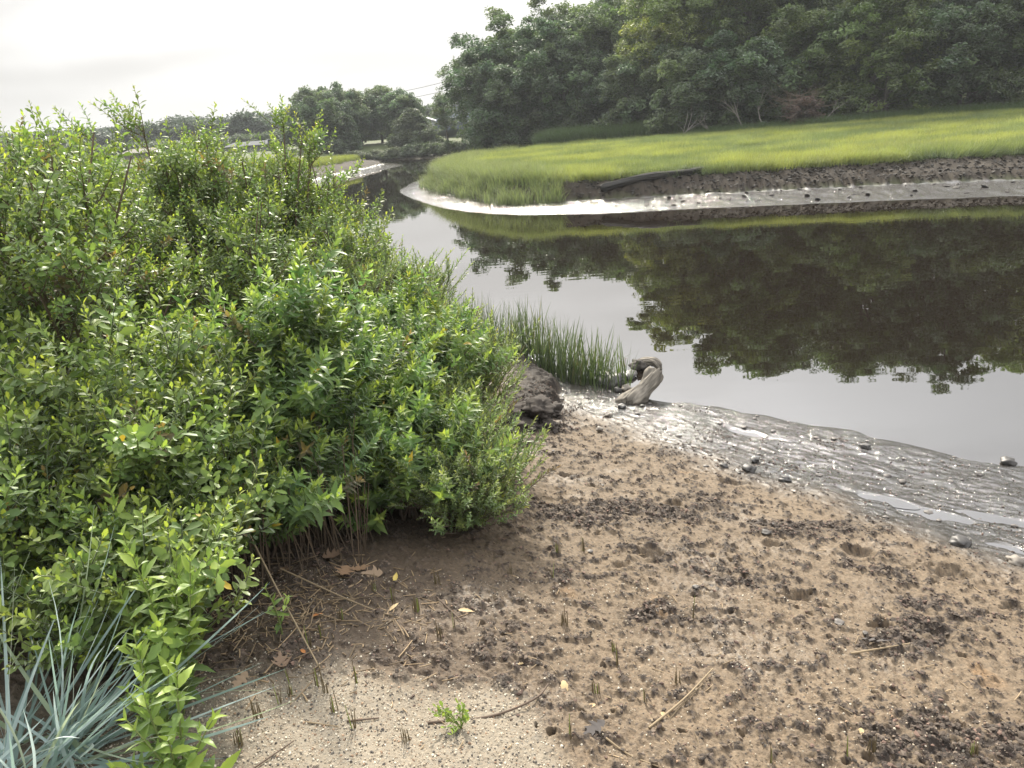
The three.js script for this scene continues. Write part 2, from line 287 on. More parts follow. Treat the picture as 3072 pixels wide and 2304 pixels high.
// ---------------------------------------------------------------- water
{
  const g = new THREE.PlaneGeometry(160, 130, 1, 1); g.rotateX(-Math.PI / 2);
  const u = g.attributes.uv; for (let i = 0; i < u.count; i++) u.setXY(i, u.getX(i) * 160 / 6, u.getY(i) * 130 / 6);
  const mat = new THREE.MeshPhysicalMaterial({ color: new THREE.Color().setRGB(.0095, .0062, .0035), roughness: 0.012, ior: 3.5, bumpMap: rippleBump, bumpScale: 0.0005 });
  const m = new THREE.Mesh(g, mat); m.position.set(10, 0, -45); top(m, 'river_water', 'calm brown tidal river mirroring trees and pale sky', 'river', null, 'structure');
  for (const p of PUDDLES) {
    const gb = new GB(), n = 28, c = gb.v(0, 0, 0), ring = [];
    for (let i = 0; i < n; i++) { const a = i / n * 6.2832, e = Math.cos(a) * p.a * 1.35, f = Math.sin(a) * p.b * 1.35; ring.push(gb.v(e * 0.77 - f * 0.64, 0, e * 0.64 + f * 0.77)); }
    for (let i = 0; i < n; i++) gb.t(c, ring[(i + 1) % n], ring[i]);
    const q = new THREE.Mesh(gb.geo(false), mat); q.position.set(p.x, p.level - 0.004, p.z); top(q, 'puddle', 'shallow puddle left on the wet mud by the river edge', 'puddle', 'puddles on the wet mud', 'structure');
  }
}

// ---------------------------------------------------------------- leaves and sprigs
function leafInto(gb, M, o, col) {          // a folded leaf along +y, toothed where asked
  const n = o.n || 5, L = [], R = [], C = [], a = new THREE.Vector3();
  const add = (x, y, z, k) => { a.set(x, y, z).applyMatrix4(M); return gb.v(a.x, a.y, a.z, k); };
  const rib = [col[0] * 1.15, col[1] * 1.12, col[2] * 1.2];
  for (let i = 0; i <= n; i++) {
    const t = i / n;
    let w = o.shape === 'obovate' ? Math.pow(Math.sin(Math.PI * Math.pow(t, 1.5)), 0.8) : Math.pow(Math.sin(Math.PI * Math.pow(t, 0.72)), 1.1);
    if (i === 0) w = 0.06; if (i === n) w = 0.0;
    const tooth = o.tooth && i > 0 && i < n ? (i % 2 ? o.tooth : -o.tooth * 0.4) : 0;
    const hw = Math.max(0.012, o.w * w * (1 + tooth)), z = -(o.curl || 0) * t * t, f = (o.fold || 0.2) * hw;
    C.push(add(0, t, z, rib)); if (i < n) { L.push(add(-hw, t - 0.02, z + f, col)); R.push(add(hw, t - 0.02, z + f, col)); }
  }
  for (let i = 0; i < n - 1; i++) { gb.q(C[i], C[i + 1], L[i + 1], L[i]); gb.q(C[i], R[i], R[i + 1], C[i + 1]); }
  gb.t(C[n - 1], C[n], L[n - 1]); gb.t(C[n - 1], R[n - 1], C[n]);
}
const ID = new THREE.Matrix4();
const leafMat = (r, g, b, o = {}) => new THREE.MeshPhysicalMaterial({ color: new THREE.Color().setRGB(r, g, b), roughness: 0.96, transmission: 0.52, thickness: 0, ior: 1.4, clearcoat: o.coat ?? 0.42, clearcoatRoughness: o.cr ?? 0.33, side: THREE.DoubleSide, vertexColors: !!o.vc });
const M_SPRIG = leafMat(1, 1, 1, { vc: true });
const M_TREE = leafMat(1, 1, 1, { vc: true, coat: 0.2, cr: 0.4 });
const M_GRASS = new THREE.MeshPhysicalMaterial({ color: 0xffffff, roughness: 0.95, transmission: 0.45, thickness: 0, clearcoat: 0.15, clearcoatRoughness: 0.4, side: THREE.DoubleSide, vertexColors: true });
const M_STEM = new THREE.MeshStandardMaterial({ color: new THREE.Color().setRGB(.13, .095, .065), roughness: 0.85, side: THREE.DoubleSide });
const M_STEMG = new THREE.MeshStandardMaterial({ color: new THREE.Color().setRGB(.16, .2, .06), roughness: 0.7, side: THREE.DoubleSide });
const M_BARK = new THREE.MeshStandardMaterial({ color: new THREE.Color().setRGB(.18, .16, .14), map: barkTex, bumpMap: barkTex, bumpScale: 0.02, roughness: 0.95 });

const LEAVES = {                            // the three kinds of bush on the bank
  groundsel: { len: [.026, .054], n: 15, step: .0115, whorl: 1, leaf: { shape: 'obovate', w: .205, n: 6, tooth: .22, fold: .3, curl: .15 }, young: [.37, .48, .05], old: [.135, .215, .04], tilt: [.75, 1.15] },
  elder: { len: [.045, .09], n: 12, step: .022, whorl: 2, leaf: { shape: 'lance', w: .16, n: 9, tooth: .16, fold: .35, curl: .22 }, young: [.33, .45, .06], old: [.115, .21, .047], tilt: [.7, 1.25] },
  fine: { len: [.02, .04], n: 24, step: .0075, whorl: 1, leaf: { shape: 'lance', w: .15, n: 4, tooth: 0, fold: .3, curl: .1 }, young: [.34, .43, .1], old: [.16, .235, .06], tilt: [.55, 1.0] },
};
function makeSprig(kind, seed) {
  const K = LEAVES[kind], r = RNG(seed), leaves = [], len = K.n * K.step, bend = (r() - 0.5) * 0.35, bend2 = (r() - 0.5) * 0.35;
  const at = t => V(bend * len * t * t, len * t, bend2 * len * t * t);
  const stem = new GB(); tube(stem, [at(0), at(.5), at(1)], [.0022, .0017, .0009], 4, [.13, .17, .06]);
  for (let i = 0; i < K.n; i++) for (let w = 0; w < K.whorl; w++) {
    const t = (i + 0.3 + r() * 0.4) / K.n, az = K.whorl === 2 ? (i % 2) * 1.571 + w * 3.1416 + (r() - .5) * .5 : i * 2.4 + (r() - .5) * .6;
    const tipness = smooth(0.6, 1, t), size = lerp(K.len[0], K.len[1], r()) * lerp(1, 0.5, tipness) * lerp(.8, 1, smooth(0, .3, t));
    const tilt = lerp(lerp(K.tilt[0], K.tilt[1], r()), 0.35, tipness);
    const dir = V(Math.sin(tilt) * Math.cos(az), Math.cos(tilt), Math.sin(tilt) * Math.sin(az)).normalize();
    // leaf faces up: its normal (+z of the leaf) leans to the stem
    const nrm = V(-Math.cos(tilt) * Math.cos(az), Math.sin(tilt), -Math.cos(tilt) * Math.sin(az)), side = new THREE.Vector3().crossVectors(dir, nrm);
    const m = new THREE.Matrix4().makeBasis(side, dir, nrm); m.multiply(new THREE.Matrix4().makeRotationY((r() - .5) * .9)); m.scale(V(size, size, size)); m.setPosition(at(t));
    const y = clamp(tipness * 0.9 + (r() - 0.5) * 0.35, 0, 1); const v = 0.82 + r() * 0.36;
    leaves.push({ m, col: [lerp(K.old[0], K.young[0], y) * v, lerp(K.old[1], K.young[1], y) * v, lerp(K.old[2], K.young[2], y) * v] });
  }
  const gb = new GB(); for (const l of leaves) leafInto(gb, l.m, K.leaf, l.col);
  return { leaves, stem: stem.geo(), merged: mergeGeometries([gb.geo(), stem.geo()]), len };
}
const SPRIGS = {}; for (const k in LEAVES) SPRIGS[k] = [0, 1, 2, 3, 4].map(i => makeSprig(k, 300 + i * 7));
// single leaves: a few shapes in a few greens, shared by every leaf that is a mesh of its own
const LEAFGEO = {}; for (const k in LEAVES) LEAFGEO[k] = [0, 1, 2].map(i => { const gb = new GB(); leafInto(gb, ID, { ...LEAVES[k].leaf, curl: LEAVES[k].leaf.curl * (0.4 + i * 0.7), w: LEAVES[k].leaf.w * (0.9 + 0.12 * i) }, [1, 1, 1]); return gb.geo(false); });
const LEAFTONE = [[.1, .18, .04], [.13, .22, .043], [.17, .275, .046], [.23, .35, .05], [.32, .44, .055]].map(c => leafMat(...c));
const YELLOWLEAF = leafMat(.5, .36, .03, { coat: .2 });

function shrub(o) {
  const r = RNG(o.seed), y0 = gh(o.x, o.z) - 0.03, root = new THREE.Group(); root.position.set(o.x, y0, o.z);
  const H = o.top - y0, sprigs = [];
  for (let i = 0; i < Math.round(o.stems * 1.25); i++) {
    const az = r() * 6.2832, rho = Math.sqrt(r()) * o.r, edge = rho / o.r;
    const base = V((r() - .5) * .5 * o.r, 0, (r() - .5) * .5 * o.r), tip = V(Math.cos(az) * rho + (o.lx || 0), H * (1 - 0.4 * edge * edge) * (0.8 + r() * 0.2), Math.sin(az) * rho + (o.lz || 0));
    const n = 7, pts = [], rad = [], j1 = (r() - .5) * .12, j2 = (r() - .5) * .12;
    const sag = o.arch || 0;
    for (let k = 0; k <= n; k++) { const t = k / n; pts.push(V(lerp(base.x, tip.x, Math.pow(t, 1.25)) + j1 * Math.sin(t * 3.1), tip.y * (Math.pow(t, 0.9) + sag * Math.sin(t * 3.14) * 0.3), lerp(base.z, tip.z, Math.pow(t, 1.25)) + j2 * Math.sin(t * 3.1))); rad.push((o.thick || .009) * lerp(1, .25, t) * (0.7 + 0.5 * H)); }
    const gb = new GB(); tube(gb, pts, rad, 5);
    const along = t => { const f = clamp(t, 0, .999) * n, k = Math.floor(f); return pts[k].clone().lerp(pts[k + 1], f - k); };
    for (let b = 0; b < o.branches; b++) {
      const t = lerp(o.from ?? .14, .98, Math.pow(r(), .7)), p = along(t), ba = r() * 6.2832, up = .35 + r() * .75;
      const d = V(Math.cos(ba) + (p.x) * .7 / o.r, up, Math.sin(ba) + (p.z) * .7 / o.r).normalize(), bl = (o.bl || .34) * (0.55 + 0.65 * (1 - t)) * (0.6 + r() * .7);
      const q1 = p.clone().addScaledVector(d, bl * .5), q2 = p.clone().addScaledVector(d, bl); q2.y += bl * .12; tube(gb, [p, q1, q2], [.0042, .0032, .002], 4);
      const ns = Math.max(2, Math.round(bl / (o.gap || .058)));
      for (let s = 0; s <= ns; s++) {
        const u = (s + .4) / (ns + .4), pp = u < .5 ? p.clone().lerp(q1, u * 2) : q1.clone().lerp(q2, u * 2 - 1), sd = V(d.x * .55 + (r() - .5) * 1.5, .55 + r() * .75, d.z * .55 + (r() - .5) * 1.5).normalize();
        sprigs.push([pp, s === ns ? V(d.x, d.y + .5, d.z).normalize() : sd]);
      }
    }
    const up = V((r() - .5) * .3, 1, (r() - .5) * .3).normalize(); sprigs.push([pts[n].clone(), up]); sprigs.push([along(.93), V((r() - .5), .8, (r() - .5)).normalize()]);
    part(gb.geo(false), o.green ? M_STEMG : M_STEM, 'stem', root);
  }
  const kinds = SPRIGS[o.kind], lists = kinds.map(() => []);
  const eye = V(0 - o.x, 2.7 - y0, 0 - o.z);
  let order = sprigs.map(([p, d]) => ({ p, d, near: p.distanceTo(eye), v: Math.floor(r() * kinds.length), roll: r() * 6.28, s: (o.size || 1) * (0.6 + r() * 0.75), tone: 0.72 + r() * 0.55, warm: r() }));
  order.sort((a, b) => a.near - b.near);
  let left = o.single || 0;
  for (const q of order) {
    const K = kinds[q.v], M = matAt(q.p, q.d, q.roll, q.s);
    if (left >= K.leaves.length) {
      left -= K.leaves.length;
      part(K.stem, M_STEMG, 'twig', root).applyMatrix4(M);
      K.leaves.forEach((l, i) => { const lum = l.col[1] * q.tone, ti = lum < .185 ? 0 : lum < .23 ? 1 : lum < .29 ? 2 : lum < .36 ? 3 : 4; const yellow = (i * 7 + q.v * 3 + Math.floor(q.roll * 50)) % 61 === 0; const m = part(LEAFGEO[o.kind][i % 3], yellow ? YELLOWLEAF : LEAFTONE[ti], 'leaf', root); m.applyMatrix4(M.clone().multiply(l.m)); });
    } else lists[q.v].push([M, q.warm < .02 ? [.95, .5, .8] : q.warm > .99 ? [1.5, 1.15, .6] : [q.tone * lerp(.9, 1.15, q.warm), q.tone, q.tone * lerp(1.1, .8, q.warm)]]);
  }
  lists.forEach((l, i) => l.length && instances('foliage', kinds[i].merged, M_SPRIG, l, root));
  top(root, o.name, o.label, o.category || 'shrub', o.group || 'bushes crowding the left bank');
  return root;
}
const B = [
  { name: 'groundsel_bush', kind: 'groundsel', x: -2.35, z: -3.95, r: .75, top: 3.08, stems: 22, branches: 11, seed: 11, label: 'tall leafy bush at the left frame edge, its loose tip rising above the horizon', single: 260 },
  { name: 'groundsel_bush', kind: 'groundsel', x: -3.3, z: -5.2, r: .9, top: 3.1, stems: 24, branches: 11, seed: 12, label: 'round green bush half hidden behind the leftmost tall bush' },
  { name: 'groundsel_bush', kind: 'groundsel', x: -2.6, z: -6.05, r: .6, top: 3.04, stems: 22, branches: 11, seed: 13, label: 'tallest bush of the bank, its narrow tip standing against the sky' },
  { name: 'groundsel_bush', kind: 'groundsel', x: -1.96, z: -6.9, r: .7, top: 2.98, stems: 24, branches: 11, seed: 14, label: 'tall rounded bush with upright tips at the rear right of the thicket' },
  { name: 'groundsel_bush', kind: 'groundsel', x: -1.62, z: -7.1, r: .56, top: 2.62, stems: 21, branches: 10, seed: 15, label: 'dark bush edging the water below the small left marsh' },
  { name: 'groundsel_bush', kind: 'groundsel', x: -1.75, z: -5.25, r: .7, top: 2.4, stems: 17, branches: 11, seed: 16, label: 'broad bush in the middle of the thicket with yellowing inner leaves', single: 200 },
  { name: 'groundsel_bush', kind: 'groundsel', x: -2.75, z: -4.75, r: .7, top: 2.8, stems: 20, branches: 10, seed: 17, label: 'dense bush filling the gap between the two tall left bushes' },
  { name: 'groundsel_bush', kind: 'groundsel', x: -3.7, z: -7.4, r: .95, top: 3.0, stems: 20, branches: 10, seed: 18, label: 'rearmost bush at the far left, low against the distant trees' },
  { name: 'groundsel_bush', kind: 'groundsel', x: -2.9, z: -7.9, r: .85, top: 2.9, stems: 20, branches: 9, seed: 28, label: 'low bush between the two tall tips on the skyline' },
  { name: 'marsh_elder', kind: 'fine', x: -1.14, z: -6.4, r: .48, top: 1.95, stems: 14, branches: 11, seed: 19, size: 1.0, label: 'pale fine leaved bush rising beside the open water', lx: .05 },
  { name: 'marsh_elder', kind: 'fine', x: -.77, z: -6.35, r: .4, top: 1.62, stems: 13, branches: 10, seed: 20, label: 'feathery light green bush beside the tall cordgrass', lx: .08 },
  { name: 'marsh_elder', kind: 'elder', x: -.85, z: -4.95, r: .62, top: 1.62, stems: 17, branches: 9, seed: 21, lx: .04, size: .8, single: 220, label: 'arching bush with red brown stems leaning over the bare mud' },
  { name: 'marsh_elder', kind: 'fine', x: -.45, z: -5.15, r: .55, top: 1.32, stems: 15, branches: 11, seed: 22, lx: .08, label: 'soft narrow leaved bush hanging over the peat edge' },
  { name: 'marsh_elder', kind: 'elder', x: -1.22, z: -3.65, r: .42, top: 1.98, stems: 11, branches: 8, seed: 23, size: .95, green: true, single: 290, label: 'upright elder with pale toothed tips in front of the thicket' },
  { name: 'marsh_elder', kind: 'groundsel', x: -1.62, z: -2.95, r: .46, top: 1.95, stems: 13, branches: 8, seed: 24, size: 1.15, green: true, single: 290, label: 'bright bush with yellow green tips nearest the blue grass' },
  { name: 'marsh_elder', kind: 'elder', x: -.95, z: -4.1, r: .5, top: 1.5, stems: 14, branches: 8, seed: 25, size: .9, single: 280, label: 'dark green elder whose leaves spill over the shaded mud' },
  { name: 'marsh_elder', kind: 'fine', x: -.38, z: -4.15, r: .34, top: 1.1, stems: 13, branches: 10, seed: 26, from: .12, label: 'low feathery bush at the corner of the thicket by the bare mud' },
  { name: 'marsh_elder', kind: 'groundsel', x: -2.3, z: -2.9, r: .45, top: 1.95, stems: 12, branches: 8, seed: 27, size: 1.15, green: true, single: 200, label: 'leafy young bush cut by the left frame edge above the blue grass' },
  { name: 'marsh_elder', kind: 'groundsel', x: -1.98, z: -2.42, r: .36, top: 1.66, stems: 11, branches: 9, seed: 30, size: 1.2, from: .12, green: true, single: 200, label: 'low bright bush right behind the blue grass at the left' },
  { name: 'marsh_elder', kind: 'groundsel', x: -1.42, z: -2.72, r: .3, top: 1.5, stems: 10, branches: 8, seed: 31, size: 1.15, from: .12, green: true, single: 150, label: 'low leafy bush in front of the bright bush, by the straw litter' },
  { name: 'marsh_elder', kind: 'groundsel', x: -2.0, z: -3.4, r: .5, top: 1.9, stems: 12, branches: 9, seed: 32, size: 1.1, from: .1, label: 'shaded bush filling the space under the leftmost tall bush' },
  { name: 'marsh_elder', kind: 'elder', x: -1.55, z: -3.9, r: .45, top: 1.75, stems: 12, branches: 9, seed: 33, size: .9, from: .1, label: 'shaded elder between the upright elder and the tall bushes' },
  { name: 'marsh_elder', kind: 'fine', x: -.95, z: -5.6, r: .55, top: 1.8, stems: 14, branches: 11, seed: 34, label: 'light fine leaved bush behind the arching bush' },
  { name: 'groundsel_bush', kind: 'groundsel', x: -1.35, z: -6.2, r: .55, top: 2.15, stems: 15, branches: 11, seed: 35, label: 'mid height bush between the broad bush and the pale fine leaved one' },
  { name: 'marsh_elder', kind: 'fine', x: -.3, z: -3.68, r: .3, top: .98, stems: 14, branches: 11, seed: 36, from: .1, size: .9, label: 'fluffy grey green bush nearest the bare mud at the thicket corner' },
  { name: 'marsh_elder', kind: 'groundsel', x: -1.88, z: -2.5, r: .24, top: 1.5, stems: 9, branches: 8, seed: 39, size: 1.15, from: .06, green: true, single: 160, label: 'low leafy bush just behind the tips of the blue grass' },
  { name: 'marsh_elder', kind: 'groundsel', x: -1.38, z: -2.22, r: .2, top: 1.36, stems: 8, branches: 7, seed: 40, size: 1.1, from: .06, green: true, single: 140, label: 'small leafy bush behind the bright young plant' },
  { name: 'groundsel_bush', kind: 'groundsel', x: -2.2, z: -6.3, r: .6, top: 2.78, stems: 20, branches: 11, seed: 37, label: 'bush filling the dip between the tallest bush and the rounded rear one' },
  { name: 'marsh_elder', kind: 'elder', x: -1.28, z: -3.2, r: .3, top: 1.3, stems: 9, branches: 7, seed: 38, size: .9, from: .08, single: 120, label: 'short elder half hiding the dead stalks at the middle of the thicket' },
  { name: 'marsh_elder', kind: 'elder', x: -.62, z: -3.75, r: .34, top: 1.12, stems: 11, branches: 8, seed: 29, size: .85, from: .2, single: 200, label: 'small dark elder drooping to the mud at the front corner' },
];
for (const b of B) shrub(b);
console.log('shrubs');

// ---------------------------------------------------------------- trees
function clumpGeo(seed, n, rx, ry, size, droop = 0) {
  const r = RNG(seed), gb = new GB(), a = new THREE.Vector3(), m = new THREE.Matrix4(), e = new THREE.Euler();
  for (let i = 0; i < n; i++) {
    let x, y, z; do { x = r() * 2 - 1; y = r() * 2 - 1; z = r() * 2 - 1; } while (x * x + y * y + z * z > 1);
    e.set((r() - .5) * 1.5 + droop, r() * 6.28, (r() - .5) * 1.5); m.makeRotationFromEuler(e); m.setPosition(x * rx, y * ry, z * rx);
    const s = size * (.6 + r() * .8), v = .75 + r() * .5, c = [v, v, v];
    const P = (px, py, pz) => { a.set(px * s, py * s, pz * s).applyMatrix4(m); return gb.v(a.x, a.y, a.z, c); };
    const p0 = P(0, 0, -.5), p1 = P(.3, .06, -.05), p2 = P(0, -.04, .55), p3 = P(-.3, .06, -.05); gb.q(p0, p3, p2, p1);
  }
  return gb.geo();
}
const tinted = (r, c) => { const k = .7 + r() * .6; return c.map(q => q * k); };
const CLUMPS = [0, 1, 2, 3].map(i => clumpGeo(50 + i, 54, .42, .26, .19, .3));
function tree(o) {
  const r = RNG(o.seed), y0 = gh(o.x, o.z) - .1, root = new THREE.Group(); root.position.set(o.x, y0, o.z);
  const H = o.h, R = o.r, low = o.low ?? .18, gb = new GB(), lists = CLUMPS.map(() => []);
  const lx = (r() - .5) * .1 * H, lz = (r() - .5) * .08 * H, tr = (o.trunk || .022) * H;
  const spine = [0, .15, .35, .6, .85].map(t => V(lx * t * t + (r() - .5) * .02 * H, t * H, lz * t * t));
  tube(gb, spine, [tr * 1.25, tr, tr * .8, tr * .45, tr * .12], 8);
  const spineAt = t => { const ks = [0, .15, .35, .6, .85]; for (let i = 1; i < 5; i++) if (t <= ks[i]) return spine[i - 1].clone().lerp(spine[i], (t - ks[i - 1]) / (ks[i] - ks[i - 1])); return spine[4].clone(); };
  const nl = Math.round((o.limbs || 22) * 1.3), ends = [];
  for (let i = 0; i < nl; i++) {
    const t = lerp(low + .04, .84, (i + r()) / nl), az = i * 2.4 + r() * .8, hh = (t - low) / (1 - low);
    const prof = o.cone ? (1 - hh) * 1.05 + .08 : Math.sqrt(Math.max(0.06, 1 - Math.pow(clamp(hh * 1.02 - (o.belly ?? .4), -1, 1) / (hh > (o.belly ?? .4) ? 1 - (o.belly ?? .4) : (o.belly ?? .4) + .22), 2)));
    const len = R * prof * (.62 + r() * .5), p = spineAt(t), rise = o.cone ? .05 : lerp(.15, .8, hh) * (.7 + r() * .5);
    const q = p.clone().add(V(Math.cos(az) * len, len * rise, Math.sin(az) * len)), mid = p.clone().lerp(q, .5); mid.y += len * .1;
    const lr = tr * .35 * (1 - hh * .6); tube(gb, [p, mid, q], [lr, lr * .6, lr * .2], 5);
    ends.push([q, len, hh]); if (len > R * .5) ends.push([mid, len * .8, hh]);
    for (let b = 0; b < 2; b++) { const u = .4 + r() * .5, s = p.clone().lerp(q, u), e2 = s.clone().add(V((r() - .5) * len * .9, len * (.1 + r() * .35), (r() - .5) * len * .9)); tube(gb, [s, e2], [lr * .4, lr * .1], 4); ends.push([e2, len * .7, hh]); }
  }
  ends.push([V(lx * .8, H * .93, lz * .8), R * .5, 1]); ends.push([V(lx * .8, H * .84, lz * .8), R * .6, .9]);
  const per = (o.dense ?? 1) * 7, cs = o.cs || 1;
  for (const [p, len, hh] of ends) {
    const rad = clamp(.34 * len, .55, 1.5) * (o.lobe || 1), n = Math.round(per * (.5 + rad) * (.7 + .6 * r())), lobeTone = .74 + r() * .5, lobeWarm = r();
    for (let k = 0; k < n; k++) {
      let x, y, z; do { x = r() * 2 - 1; y = r() * 2 - 1; z = r() * 2 - 1; } while (x * x + y * y + z * z > 1 || x * x + y * y + z * z < .12);
      const pos = V(p.x + x * rad, Math.max(.15, p.y + y * rad * .62), p.z + z * rad), d = V(x * .5 + (r() - .5) * .5, 1, z * .5 + (r() - .5) * .5).normalize();
      const c = o.color, v = lobeTone * (.85 + r() * .3), w = lerp(.9, 1.14, lobeWarm);
      lists[Math.floor(r() * 4)].push([matAt(pos, d, r() * 6.28, cs * (.75 + r() * .6)), [c[0] * v * w, c[1] * v, c[2] * v / w]]);
    }
  }
  const fill = Math.round(R * H * 7 * (o.dense ?? 1));                      // sprays between the limbs: an uneven shell with gaps
  for (let k = 0; k < fill; k++) {
    const hh = r(), az = r() * 6.2832, be = o.belly ?? .4, prof = o.cone ? (1 - hh) + .05 : Math.sqrt(Math.max(.04, 1 - Math.pow((hh - be) / (hh > be ? 1 - be : be + .22), 2)));
    const bump = 1 + .5 * noise(az * 1.6 + o.seed, hh * 5) + .3 * noise(az * 4 + o.seed, hh * 11); if (noise(az * 2.6 + o.seed * 1.3, hh * 8 + 4) > .11) continue;
    const q = R * prof * bump * (.45 + .55 * Math.sqrt(r())), y = H * lerp(low, .97, hh) * (1 + .04 * noise(az * 3, o.seed));
    const v = (.78 + .45 * smooth(-.3, .4, noise(az * 2 + 7, hh * 6 + o.seed))) * (.85 + r() * .3), w = .95 + r() * .15, c = o.color;
    lists[k % 4].push([matAt(V(lx * hh * hh + Math.cos(az) * q, Math.max(.15, y), lz * hh * hh + Math.sin(az) * q), V(Math.cos(az) * .6 + (r() - .5) * .6, 1, Math.sin(az) * .6 + (r() - .5) * .6).normalize(), r() * 6.28, cs * (.7 + r() * .6)), [c[0] * v * w, c[1] * v, c[2] * v / w]]);
  }
  part(gb.geo(false), M_BARK, 'trunk', root);
  const crown = new THREE.Group(); crown.name = 'crown'; root.add(crown);
  lists.forEach((l, i) => l.length && instances('foliage', CLUMPS[i], M_TREE, l, crown));
  return top(root, o.name, o.label, 'tree', o.group);
}
const G1 = [.11, .17, .048], G2 = [.15, .215, .055], G3 = [.09, .148, .054], G4 = [.205, .26, .055], G5 = [.125, .185, .075];
const W = 'trees of the wood behind the marsh', F = 'trees round the far bend of the river', U = 'understorey along the foot of the wood';
